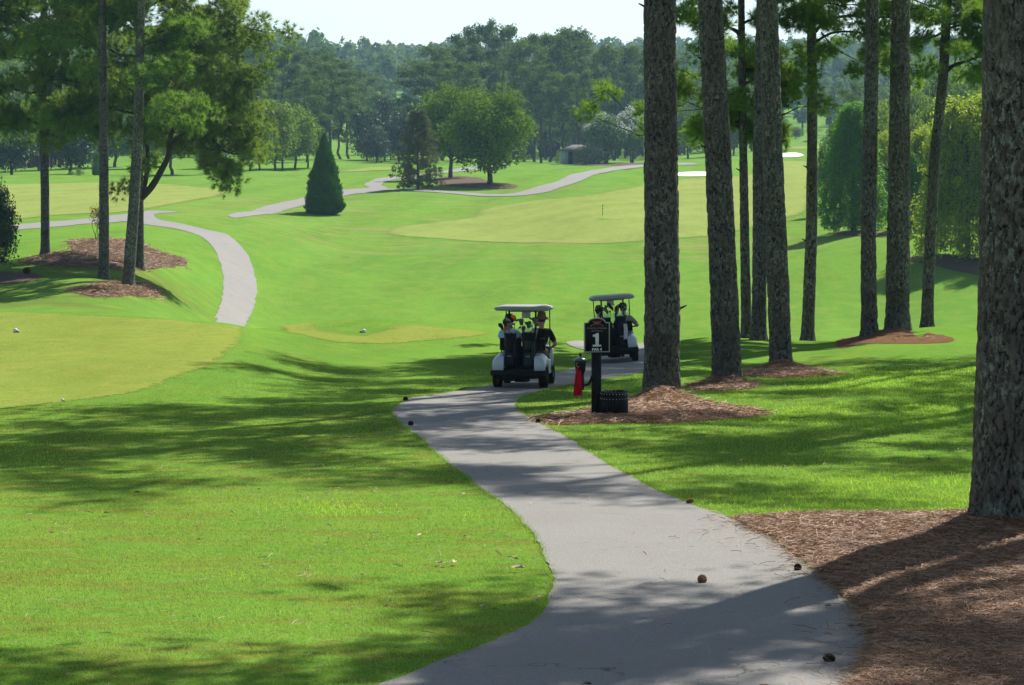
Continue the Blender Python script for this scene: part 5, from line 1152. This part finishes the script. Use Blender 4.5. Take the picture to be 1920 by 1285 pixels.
# --- golf cart ------------------------------------------------------------------------------------
GC_ = 'golf carts driving away along the path'
def make_cart(label):
    r = empty('golf_cart', (0, 0, 0), 0, label, 'golf cart', GC_)
    gg = G()          # rear body shell: two white fenders with a dark well between, side panels, front cowl
    def loft(secs, m=0, close=True):
        n = len(secs[0]); V = np.concatenate([np.array(s_, float) for s_ in secs]); F = []
        for i in range(len(secs)-1):
            for j in range(n): k = (j+1) % n; F.append([i*n+j, i*n+k, (i+1)*n+k, (i+1)*n+j])
        for i0, rev in ((0, False), ((len(secs)-1)*n, True)):
            c = V[i0:i0+n].mean(0); V = np.concatenate([V, c[None]]); ci = len(V)-1
            for j in range(n): k = (j+1) % n; F.append([ci, i0+k, i0+j] if not rev else [ci, i0+j, i0+k])
        return V, F
    for s in (-1, 1):
        secs = []
        for (y, zt, xo) in ((-1.14, .62, .575), (-1.10, .70, .59), (-.95, .74, .60), (-.70, .76, .60), (-.45, .74, .60), (-.40, .70, .60)):
            zb = .38 if y < -1.05 or y > -.45 else (.50 if y > -1 else .45)
            xi = .34; secs.append([(s*xi, y, zb), (s*xo, y, zb), (s*(xo+.005), y, zb+(zt-zb)*.45), (s*(xo-.06), y, zt-.05), (s*(xo-.13), y, zt), (s*xi, y, zt-.01)])
        V, F = loft(secs if s > 0 else secs); gg.add(V, F, 0)
    V, F = loft([[(-.60, y, .28), (.60, y, .28), (.60, y, zt), (-.60, y, zt)] for y, zt in ((-.40, .60), (.0, .60), (.02, .36))]); gg.add(V, F, 0)
    V, F = loft([[(-w_, y, .30), (w_, y, .30), (w_*1.0, y, zt-.08), (w_*.8, y, zt), (-w_*.8, y, zt), (-w_, y, zt-.08)] for y, zt, w_ in ((.72, .86, .56), (.85, .88, .56), (1.05, .74, .54), (1.2, .55, .48), (1.24, .42, .44))]); g3 = G(); g3.add(V, F, 0); obj('front_cowl', g3.mesh('front_cowl', (m_white,)), r)
    body = obj('body', gg.mesh('body', (m_white,)), r)
    bv = body.modifiers.new('b', 'BEVEL'); bv.width = .02; bv.segments = 2; bv.limit_method = 'ANGLE'
    gg = G(); gg.box((-.34, -1.10, .36), (.34, -.42, .42)); gg.box((-.34, -.50, .42), (.34, -.44, .86)); obj('bag_well', gg.mesh('bag_well', (m_blackplastic,)), r)
    gg = G(); gg.box((-.62, -1.22, .27), (.62, -1.12, .385)); gg.box((-.55, -1.235, .30), (.55, -1.22, .35)); o = obj('bumper', gg.mesh('bumper', (m_blackplastic,)), r); bv = o.modifiers.new('b', 'BEVEL'); bv.width = .02; bv.segments = 2
    gg = G(); gg.box((-.40, -1.1, .20), (.40, 1.05, .27)); gg.box((-.56, .02, .27), (.56, .72, .31)); gg.tube([(-.5, -.75, .23), (.5, -.75, .23)], .04, 10); gg.tube([(-.13, -.78, .2), (.13, -.78, .2)], .09, 12); gg.tube([(-.48, .85, .23), (.48, .85, .23)], .03, 8); gg.box((-.22, -1.1, .15), (-.12, -.7, .2)); gg.box((.14, -1.12, .14), (.22, -.8, .2)); obj('chassis', gg.mesh('chassis', (m_black,)), r)
    for (x, y, rr, ww) in ((-.515, -.75, .232, .20), (.515, -.75, .232, .20), (-.50, .85, .225, .17), (.50, .85, .225, .17)):
        wh = bpy.data.objects.new('wheel', None); COL.objects.link(wh); wh.parent = r; wh.location = (x, y, rr); M = Matrix.Rotation(PI/2, 4, 'Y')
        gg = G(); h = ww/2; gg.lathe([(rr*.55, -h*.8), (rr*.80, -h), (rr*.95, -h*.88), (rr, -h*.6), (rr*1.0, h*.6), (rr*.95, h*.88), (rr*.80, h), (rr*.55, h*.8)], 28, M=M)
        for k in range(28):
            for s in (-1, 1): gg.box((rr*.985, -.008, min(s*.01, s*h*.8)), (rr*1.012, .012, max(s*.01, s*h*.8)), 0, M @ Matrix.Rotation(2*PI*k/28+.05*s, 4, 'Z'))
        obj('tyre', gg.mesh('tyre', (m_rubber,)), wh)
        gg = G(); gg.lathe([(rr*.57, -h*.7), (rr*.5, -h*.3), (rr*.2, -h*.35), (0, -h*.4)], 20, M=M); gg.lathe([(rr*.57, h*.7), (rr*.5, h*.3), (rr*.2, h*.35), (0, h*.4)], 20, M=M); obj('rim', gg.mesh('rim', (m_steel,), smooth=True), wh)
    gg = G(); gg.box((-.56, -.36, .60), (.56, .16, .72)); o = obj('seat', gg.mesh('seat', (m_blackplastic,)), r); bv = o.modifiers.new('b', 'BEVEL'); bv.width = .04; bv.segments = 3
    gg = G()
    for s in (-1, 1): gg.box((min(s*.03, s*.52), -.43, .80), (max(s*.03, s*.52), -.35, 1.08))
    o = obj('backrest', gg.mesh('backrest', (m_blackplastic,)), r); bv = o.modifiers.new('b', 'BEVEL'); bv.width = .03; bv.segments = 3
    for s in (-1, 1):
        gg = G(); gg.tube([(s*.30, -.48, .40), (s*.30, -.50, 1.0), (s*.30, -.47, 1.73)], .022, 8); obj('rear_post', gg.mesh('rear_post', (m_black,), smooth=True), r)
        gg = G(); gg.tube([(s*.49, .80, .80), (s*.50, .66, 1.3), (s*.50, .58, 1.72)], .013, 8); obj('front_post', gg.mesh('front_post', (m_black,), smooth=True), r)
    gg = G(); gg.tube([(-.30, -.49, 1.02), (.30, -.49, 1.02)], .018, 8); gg.tube([(-.46, -.62, .72), (-.46, -.46, .84), (-.46, -.30, .84)], .014, 6); gg.tube([(.46, -.62, .72), (.46, -.46, .84), (.46, -.30, .84)], .014, 6); obj('rail', gg.mesh('rail', (m_black,), smooth=True), r)
    # roof: shallow rounded tray
    secs = []; 
    for (y, z0, z1, w_) in ((-.80, 1.735, 1.755, .50), (-.78, 1.70, 1.80, .585), (-.70, 1.695, 1.81, .625), (-.3, 1.70, 1.822, .635), (.3, 1.70, 1.822, .63), (.66, 1.695, 1.81, .60), (.76, 1.70, 1.79, .55), (.78, 1.73, 1.75, .48)):
        secs.append([(-w_*.9, y, z0), (w_*.9, y, z0), (w_, y, z0+(z1-z0)*.35), (w_*.93, y, z0+(z1-z0)*.75), (w_*.72, y, z1), (-w_*.72, y, z1), (-w_*.93, y, z0+(z1-z0)*.75), (-w_, y, z0+(z1-z0)*.35)])
    gg = G(); V, F = loft(secs); gg.add(V, F); o = obj('roof', gg.mesh('roof', (m_roof,), smooth=True), r)
    gg = G(); gg.box((-.34, -.40, 1.665), (.34, .5, 1.70)); obj('roof_liner', gg.mesh('roof_liner', (m_greyrim,)), r)
    gg = G(); V, F = loft([[(-.49, .79, .86), (.49, .79, .86), (.49, .80, .86), (-.49, .80, .86)], [(-.49, .70, 1.27), (.49, .70, 1.27), (.49, .71, 1.27), (-.49, .71, 1.27)]]); gg.add(V, F); obj('windshield', gg.mesh('windshield', (m_shield,)), r)
    gg = G(); gg.box((-.13, .50, 1.50), (.07, .506, 1.66)); obj('placard', gg.mesh('placard', (m_card,)), r)
    gg = G(); gg.box((-.5, .62, .70), (.5, .76, .86)); gg.tube([(-.26, .62, .80), (-.26, .42, 1.04)], .02, 8); obj('dashboard', gg.mesh('dashboard', (m_blackplastic,)), r)
    gg = G(); a = np.linspace(0, 2*PI, 25); t_ = math.radians(40); gg.tube(np.stack([-.26+.17*np.cos(a), .42-.17*np.sin(a)*math.sin(t_), 1.05+.17*np.sin(a)*math.cos(t_)], 1), .012, 6, cap=False); gg.box((-.42, .41, 1.045), (-.10, .43, 1.06)); obj('steering_wheel', gg.mesh('steering_wheel', (m_black,), smooth=True), r)
    return r
def copy_tree(o, parent=None):
    c = o.copy(); COL.objects.link(c); c.parent = parent
    for ch in list(o.children): copy_tree(ch, c)
    return c
def place(r, px, py, yaw):
    q = at(px, py); r.location = tuple(q); r.rotation_euler = (0, 0, yaw); return q
# tilt follows the slope of the path
def pose(r, x, y, yaw):
    f = np.array([-math.sin(yaw), math.cos(yaw)]); rt_ = np.array([f[1], -f[0]])
    zc = np.mean([zf(x+f[0]*a+rt_[0]*b, y+f[1]*a+rt_[1]*b) for a in (-.75, .85) for b in (-.5, .5)])
    gy = (zf(x+f[0]*.85, y+f[1]*.85)-zf(x-f[0]*.75, y-f[1]*.75))/1.6; gx = (zf(x+rt_[0]*.5, y+rt_[1]*.5)-zf(x-rt_[0]*.5, y-rt_[1]*.5))
    M = Matrix.Translation((x, y, zc+.02)) @ Matrix.Rotation(yaw, 4, 'Z') @ Matrix.Rotation(math.atan(gy), 4, 'X') @ Matrix.Rotation(-math.atan(gx), 4, 'Y')
    r.matrix_world = M; r.rotation_mode = 'XYZ'; r.location = M.to_translation(); r.rotation_euler = M.to_euler(); return M
cart1 = make_cart('golf cart nearer the camera, white rear fenders, riders in blue and black')
c2 = copy_tree(cart1); c2['label'] = 'golf cart farther ahead, half hidden behind the hole sign'
M1 = pose(cart1, .285, 54.4, math.radians(-7)); M2 = pose(c2, 2.88, 66.7, math.radians(-1))

def golf_bag(M, x, y, lean, label, cols, seed, h=.82, rr=.13, towel=False, covers=()):
    r = bpy.data.objects.new('golf_bag', None); COL.objects.link(r); tag(r, label, 'golf bag', 'golf bags strapped on the carts')
    W = M @ Matrix.Translation((x, y, .43)) @ Matrix.Rotation(math.radians(lean), 4, 'X'); r.location = W.to_translation(); r.rotation_euler = W.to_euler()
    r_ = np.random.default_rng(seed); gg = G(); gg.lathe([(0, 0), (rr*.95, 0), (rr, .03), (rr*.98, h*.45), (rr*1.05, h*.85), (rr*1.12, h*.9), (rr*1.12, h), (rr*.95, h), (rr*.9, h*.86), (0, h*.86)], 20); obj('shell', gg.mesh('shell', (cols[0],), smooth=False), r)
    gg = G(); 
    for (x0, z0, w_, hh, dp) in ((0, .08, .19, .30, .075), (-.01, .44, .15, .2, .055), (.11, .2, .07, .4, .06)):
        P = np.array([(-w_/2, 0), (w_/2, 0), (w_/2, hh*.85), (w_*.3, hh), (-w_*.3, hh), (-w_/2, hh*.85)])+np.array([x0, z0]); gg.prism(P, -rr-dp, -rr+.03)
    o = obj('pocket', gg.mesh('pocket', (cols[1],)), r); bv = o.modifiers.new('b', 'BEVEL'); bv.width = .012; bv.segments = 2
    gg = G(); gg.box((-.045, -rr-.079, .27), (.045, -rr-.075, .30)); obj('patch', gg.mesh('patch', (m_letter_dim,)), r)
    for k in range(14):
        a = k*2.4; rad = rr*.75*math.sqrt((k+.5)/14); x0, y0 = rad*math.cos(a), rad*math.sin(a); L = h+.10+.20*r_.random(); tx, ty = x0*2.1+r_.normal()*.02, y0*1.6
        if k == 0: L = h+.03; tx = -.13
        gg = G(); gg.tube([(x0, y0, h*.6), (tx, ty, L)], .005, 5)
        az = r_.random()*2*PI; u = np.array([math.cos(az), math.sin(az)*.6, 0])
        if k % 4 == 0 or k in covers:
            P = np.array([[tx, ty, L-.03], [tx+u[0]*.01, ty, L+.03], [tx+u[0]*.05, ty+u[1]*.05, L+.075], [tx+u[0]*.09, ty+u[1]*.09, L+.07]]); gg.tube(cr(P, 3), np.interp(np.linspace(0, 1, 10), [0, .3, .7, 1], [.018, .038, .052, .025]), 10, m=1)
        else:
            P = 1.3*np.array([(0, 0), (.02, -.01), (.075, .005), (.085, .04), (.02, .03), (-.005, .01)]); V = np.array([[tx+u[0]*p[0], ty+u[1]*p[0], L+p[1]] for p in P]); nv = np.array([-u[1], u[0], .2])*.012; m__ = len(V)
            gg.add(np.concatenate([V, V+nv]), [[0, 1, 2, 3], [0, 3, 4, 5], [m__, m__+3, m__+2, m__+1], [m__, m__+5, m__+4, m__+3]]+[[i, m__+i, m__+(i+1) % m__, (i+1) % m__] for i in range(m__)], 2)
        cm = (cols[2] if k % 8 else cols[3]); obj('club', gg.mesh('club', (m_steel, cm, m_head), smooth=False), r)
    if towel:
        gg = G(); V = [[-.02+u*.1+.01*math.sin(f*5), -rr-.085+.02*math.sin(u*12+f*3), .62-.42*f] for f in np.linspace(0, 1, 12) for u in np.linspace(-.5, .5, 8)]; F = [[i*8+j, i*8+j+1, (i+1)*8+j+1, (i+1)*8+j] for i in range(11) for j in range(7)]; V = np.array(V)+np.array([.13, 0, 0]); gg.add(np.concatenate([V, V+np.array([0, .006, 0])]), F+[[a+96 for a in f[::-1]] for f in F]); obj('bag_towel', gg.mesh('bag_towel', (m_card,), smooth=True), r)
    return r
m_head = plain('club_head', (.22, .23, .24), .3, .5, metal=.7, var=.2)
m_bag1 = plain('navy_black_bag', (.007, .009, .016), .6, .15, var=.3); m_bag2 = plain('charcoal_bag', (.010, .010, .010), .7, .1, var=.4); m_bag3 = plain('dark_green_bag', (.014, .026, .022), .6, .15, var=.3)
m_cov1 = plain('orange_headcover', (.50, .16, .02), .8, .1, var=.2); m_cov2 = plain('black_headcover', (.02, .02, .022), .7, .2, var=.2); m_cov3 = plain('brown_headcover', (.16, .07, .045), .8, .1, var=.2); m_cov4 = plain('grey_green_headcover', (.07, .10, .08), .8, .1, var=.2)
golf_bag(M1, -.22, -.86, 4, 'navy-black golf bag on the left of the nearer cart, orange headcover', (m_bag1, m_bag1, m_cov2, m_cov1), 1, .78, .125)
golf_bag(M1, .20, -.86, 4, 'charcoal golf bag on the right of the nearer cart with brown headcovers', (m_bag2, m_bag3, m_cov4, m_cov3), 2, .80, .15, covers=(1, 2, 5))
golf_bag(M2, -.22, -.86, 4, 'black golf bag on the left of the farther cart, mostly behind the sign', (m_bag2, m_bag2, m_cov2, m_cov2), 3, .80, .13, covers=(1, 3))
golf_bag(M2, .19, -.86, 4, 'black golf bag with a white towel on the right of the farther cart', (m_bag1, m_bag1, m_cov2, m_cov4), 4, .82, .14, towel=True, covers=(2, 6))
def rider(M, x, label, shirt, hat, **kw):
    W = M @ Matrix.Translation((x, -.14, 0)); e = M.to_euler(); p = seated('person', label, tuple(W.to_translation()), 0, None, shirt, hat, **kw); p.rotation_euler = e; return p
rider(M1, -.31, 'driver of the nearer cart in a pale blue shirt and dark bucket hat', m_shirt_blue, 'bucket', lean=-.03, armout=(1.1, 0), hands=((-.08, .44, 1.12), (.18, .44, 1.10)), seat=.66)
rider(M1, .33, 'passenger of the nearer cart in black with a wide-brimmed brown hat', m_shirt_black, 'wide', lean=.06, armout=(1.4, 0), hands=((-.10, .36, .86), (.24, .30, .84)), seat=.70)
rider(M2, -.31, 'driver of the farther cart with a black cap, behind the sign', m_shirt_black, 'cap', lean=-.06, armout=(.9, 0), hands=((-.08, .44, 1.12), (.18, .44, 1.10)), seat=.60)
rider(M2, .31, 'passenger of the farther cart in a grey-green shirt and dark cap', m_shirt_grey, 'cap', lean=.0, armout=(1.6, 0), hands=((-.10, .36, .86), (.26, .26, .90)), seat=.62)

# --- shed ---------------------------------------------------------------------------------------------
xs = (1090-CX)/FPX*446; zs = zf(xs, 446)
sh = empty('shed', (xs, 446, zs), math.radians(0), 'small pale shed with a low hipped roof below the pines', 'shed')
m_wall = plain('pale_wall', (.34, .38, .38), .8, .2, var=.08, scale=1); m_shingle = plain('shingle_roof', (.11, .105, .09), .85, .2, var=.2, scale=3)
gg = G(); gg.box((-4.0, -1.5, -.5), (-2.45, 1.5, 2.35)); gg.box((-1.55, -1.4, -.5), (-1.40, -1.25, 2.35)); gg.box((1.0, -1.5, -.5), (3.4, 1.5, 2.35)); gg.box((-2.45, 1.3, -.5), (1.0, 1.5, 2.35)); obj('wall', gg.mesh('wall', (m_wall,)), sh)
gg = G(); gg.add([[-4.5, -2, 2.3], [4, -2, 2.3], [4, 2, 2.3], [-4.5, 2, 2.3], [-1.6, 0, 3.5], [1.4, 0, 3.5], [-4.5, -2, 2.45], [4, -2, 2.45], [4, 2, 2.45], [-4.5, 2, 2.45]], [[0, 3, 2, 1], [6, 7, 5, 4], [8, 9, 4, 5], [7, 8, 5], [9, 6, 4], [0, 1, 7, 6], [1, 2, 8, 7], [2, 3, 9, 8], [3, 0, 6, 9]]); obj('roof', gg.mesh('roof', (m_shingle,)), sh)
gg = G(); gg.box((-2.35, 1.15, -.3), (-1.6, 1.29, 2.0)); obj('door', gg.mesh('door', (m_black,)), sh)

# --- small things ------------------------------------------------------------------------------------
q = at(1130, 405, 150); st = empty('yardage_stake', tuple(q), 0, 'thin black and white banded stake standing in the fairway', 'stake')
gg = G(); g2 = G()
for k in range(8): (gg if k % 2 else g2).lathe([(0, k*.13), (.035, k*.13), (.035, k*.13+.13), (0, k*.13+.13)], 8)
obj('black_band', gg.mesh('black_band', (m_black,)), st); obj('white_band', g2.mesh('white_band', (m_card,)), st)
for px, py, lab, s_ in ((30, 624, 'pale tee marker on the near tee, far back at the left', 1), (118, 753, 'small white tee marker at the front left edge of the near tee', .45), (681, 624, 'white tee marker with a dark end on the second tee strip', 1)):
    q = at(px, py, 40 if py > 630 else 60); t_ = empty('tee_marker', tuple(q), .6*s_+px, lab, 'tee marker', 'tee markers')
    gg = G(); gg.lathe([(0, 0), (.05*s_, .008*s_), (.07*s_, .05*s_), (.055*s_, .095*s_), (.02*s_, .12*s_), (0, .122*s_)], 14, (-.02, 0, 0)); obj('knob', gg.mesh('knob', (m_card,), smooth=True), t_)
    gg = G(); gg.lathe([(0, 0), (.045*s_, .005*s_), (.05*s_, .04*s_), (.035*s_, .07*s_), (0, .075*s_)], 12, (.07*s_, .02, 0)); obj('foot', gg.mesh('foot', (m_greyrim,), smooth=True), t_)
# pine cones
m_cone = plain('cone_scale', (.16, .085, .045), .8, .15, var=.4, scale=60); m_cone2 = plain('cone_scale_dark', (.05, .035, .024), .8, .15, var=.4, scale=60)
def cone_mesh(seed, mat, open_=.5):
    r_ = np.random.default_rng(seed); gg = G(); L = .085; gg.tube([(0, 0, .0), (0, 0, L*.5), (0, 0, L)], [.014, .02, .004], 8)
    for k in range(64):
        f = k/64; a = k*2.399; rr = .034*math.sin(PI*min(1, .12+f*.86))**.7; z = f*L; d = np.array([math.cos(a), math.sin(a), 0]); t = np.array([-d[1], d[0], 0]); w_ = .0095*(1.1-f*.5)
        b = d*rr*.45+np.array([0, 0, z]); e = d*rr*(1+open_*.25)+np.array([0, 0, z+.004+.012*(1-open_)*f]); up = np.array([0, 0, .005])
        gg.add([b-t*w_*.5, b+t*w_*.5, e+t*w_, e-t*w_, e+up+d*.003, b+up], [[0, 1, 2, 3], [3, 2, 4], [0, 3, 4, 5], [1, 5, 4, 2]])
    return gg.mesh('pine_cone', (mat,))
cms = [cone_mesh(1, m_cone, .9), cone_mesh(2, m_cone2, .3)]
for px, py, k, lab, sc in ((1287, 946, 0, 'brown pine cone on the right rim of the path below the shaded grass', 1), (1317, 1096, 0, 'brown pine cone lying alone on the shaded streak of asphalt', 1.05), (1498, 1070, 1, 'dark closed pine cone on the asphalt near the straw', 1.0), (1487, 1017, 1, 'open pine cone at the rim of the straw bed', 1.1),
                          (1765, 977, 1, 'pine cone at the back of the straw bed, left of the nearest trunk', .9), (773, 799, 1, 'pine cone on the shady asphalt near its left rim', 1.3), (759, 752, 1, 'pine cone at the left bend of the path', 1.3), (1010, 794, 1, 'pine cone at the left tip of the mulch under the sign', 1.2), (1565, 1243, 1, 'flattened dark pine cone on the shady asphalt by the straw', 1.0), (53, 514, 1, 'dark cone-like lump on the grass right of the magnolia', 5.0)):
    q = at(px, py); o = obj('pine_cone', cms[k], None, (q[0], q[1], q[2]+.03*sc), (1.4, .2, px*1.3)); o.scale = (sc,)*3; tag(o, lab, 'pine cone', 'fallen pine cones')
m_leaf = plain('dead_leaf', (.42, .33, .22), .8, .15, var=.3, scale=50); m_leaf2 = plain('brown_leaf', (.16, .09, .045), .8, .15, var=.3, scale=50)
def leaf_mesh(seed, mat):
    r_ = np.random.default_rng(seed); P = [(-.045, 0), (-.025, .018), (0, .026), (.028, .016), (.05, 0), (.028, -.016), (0, -.024), (-.025, -.017)]
    V = [[x, y, .012+.014*abs(y)/.026+.008*math.sin(x*60)] for x, y in P]+[[0, 0, .008]]; return G().add(V, [[i, (i+1) % 8, 8] for i in range(8)]).mesh('fallen_leaf', (mat,))
lms = [leaf_mesh(1, m_leaf), leaf_mesh(2, m_leaf2)]
lv = [(970, 1073, 0, 1.9), (868, 932, 0, 1.2), (258, 929, 1, 1.3), (278, 969, 0, 1.2), (373, 987, 1, 1), (201, 968, 0, 1.2), (104, 989, 0, 1), (94, 1006, 1, 1.1), (438, 967, 0, 1), (730, 1135, 1, 1), (905, 1144, 0, .8), (945, 1144, 1, 1), (928, 1149, 1, .7), (823, 1062, 0, 1.2), (852, 1061, 0, 1.2), (830, 1072, 0, .8), (700, 1010, 0, 1), (787, 1010, 0, 1.1), (860, 1170, 0, .9), (1012, 1123, 0, .9), (1003, 1131, 0, .9), (680, 1086, 1, .9), (871, 1012, 1, .8), (966, 1055, 1, .9), (15, 910, 1, .9), (374, 1018, 1, .8), (104, 868, 1, .7), (128, 866, 1, .8), (487, 923, 1, .8), (559, 967, 1, .7), (1390, 868, 0, 1.3), (1745, 865, 0, 1.6), (1468, 880, 1, 1), (1100, 1290, 1, 1), (1188, 1003, 1, .6), (1555, 1142, 1, 1), (1595, 1180, 1, .9)]
for i, (px, py, k, s_) in enumerate(lv):
    q = at(px, py)
    o = obj('fallen_leaf', lms[k], None, (q[0], q[1], q[2]+(.03 if px < 1000 else .02)), (.15, .1, i*1.9)); o.scale = (s_*.8,)*3
    tag(o, ('pale dry leaf lying flat on the mown grass' if k == 0 else 'small brown leaf scrap lying on the ground'), 'leaf', 'dry leaves scattered on the lawn' if k == 0 else 'brown leaf scraps scattered about')
# twigs on the mulch
for i, (px, py, a) in enumerate(((1385, 779, .3), (1433, 775, -.4), (1500, 790, .1))):
    q = at(px, py); r_ = np.random.default_rng(50+i); gg = G(); P = wander(r_, np.array([-.18, 0, .02]), np.array([.18, 0, .035]), 6, .25); gg.tube(P, np.linspace(.009, .003, 6), 6); gg.tube(wander(r_, P[2], P[2]+np.array([.06, .05, .07]), 4, .2), [.005, .004, .003, .002], 5)
    tag(obj('twig', gg.mesh('twig', (m_limb,)), None, (q[0], q[1], q[2]+.04), (0, 0, a)), ['twig on the mulch right of the trash bin', 'twig at the right tip of the mulch mound', 'twig on the grass past the mulch mound'][i], 'twig', 'fallen twigs')
# ================================================================== camera, light, air
cam = bpy.data.cameras.new('camera'); co = bpy.data.objects.new('camera', cam); COL.objects.link(co)
co.location = (0, 0, 0); co.rotation_euler = (PI/2, 0, 0); cam.sensor_width = 36; cam.lens = FPX/1920*36
cam.shift_y = -(642.5-HY)/1920; cam.clip_start = .5; cam.clip_end = 6000; SC.camera = co
SUN_AZ, SUN_EL = math.radians(33), math.radians(47)
sd = Vector((math.sin(SUN_AZ)*math.cos(SUN_EL), math.cos(SUN_AZ)*math.cos(SUN_EL), math.sin(SUN_EL)))
sl = bpy.data.lights.new('sun', 'SUN'); sl.energy = 5.0; sl.angle = math.radians(.55); sl.color = (1, .96, .88)
so_ = bpy.data.objects.new('sun', sl); COL.objects.link(so_); so_.rotation_euler = (-sd).to_track_quat('-Z', 'Y').to_euler(); so_.location = (40, 40, 90)
w = bpy.data.worlds.new('World'); SC.world = w; w.use_nodes = True; nt = w.node_tree
sk = nt.nodes.new('ShaderNodeTexSky'); sk.sky_type = 'NISHITA'; sk.sun_disc = False; sk.sun_elevation = SUN_EL; sk.sun_rotation = SUN_AZ
sk.air_density = 1.0; sk.dust_density = 1.5; sk.ozone_density = 1.0; sk.altitude = 200
bg = nt.nodes['Background']; bg.inputs[1].default_value = .074
# thin bright summer cloud low over the horizon
tcw = nt.nodes.new('ShaderNodeTexCoord'); sxw = nt.nodes.new('ShaderNodeSeparateXYZ'); nt.links.new(tcw.outputs['Generated'], sxw.inputs[0])
low = ramp(nt, sxw.outputs[2], [(.0, g(1)), (.10, g(.9)), (.30, g(0))])
cl = noise(nt, tcw.outputs['Generated'], 5, 6, .6, .6, stretch=(1, 1, 5)); cm_ = math_(nt, 'MULTIPLY', low, ramp(nt, cl, [(.25, g(.35)), (.6, g(1))]))
nt.links.new(mix(nt, cm_, sk.outputs[0], (6.4, 7.6, 8.1)), bg.inputs[0])
HAZE = True
if HAZE:
    zlo = float(_GZ.min())-1; hb = G()
    hb.box((-1750, -40, zlo), (1750, 2640, 100))
    m = bpy.data.materials.new('air'); m.use_nodes = True; nt = m.node_tree
    for n in list(nt.nodes):
        if n.type == 'BSDF_PRINCIPLED': nt.nodes.remove(n)
    pv = nt.nodes.new('ShaderNodeVolumePrincipled'); pv.inputs['Color'].default_value = (.45, .74, .96, 1); pv.inputs['Density'].default_value = HAZE_D
    pv.inputs['Anisotropy'].default_value = .3
    nt.links.new(pv.outputs[0], nt.nodes['Material Output'].inputs['Volume'])
    ho = obj('haze', hb.mesh('haze', (m,))); ho['kind'] = 'stuff'
SC.view_settings.view_transform = 'Standard'; SC.view_settings.look = 'None'; SC.view_settings.gamma = 1; SC.view_settings.exposure = EXPO
SC.cycles.max_bounces = 6; SC.cycles.diffuse_bounces = 3; SC.cycles.glossy_bounces = 2; SC.cycles.transmission_bounces = 4; SC.cycles.volume_bounces = 0; SC.cycles.transparent_max_bounces = 8
SC.cycles.use_denoising = True; SC.cycles.sample_clamp_indirect = 4
try: SC.cycles.denoising_prefilter = 'ACCURATE'
except Exception: pass
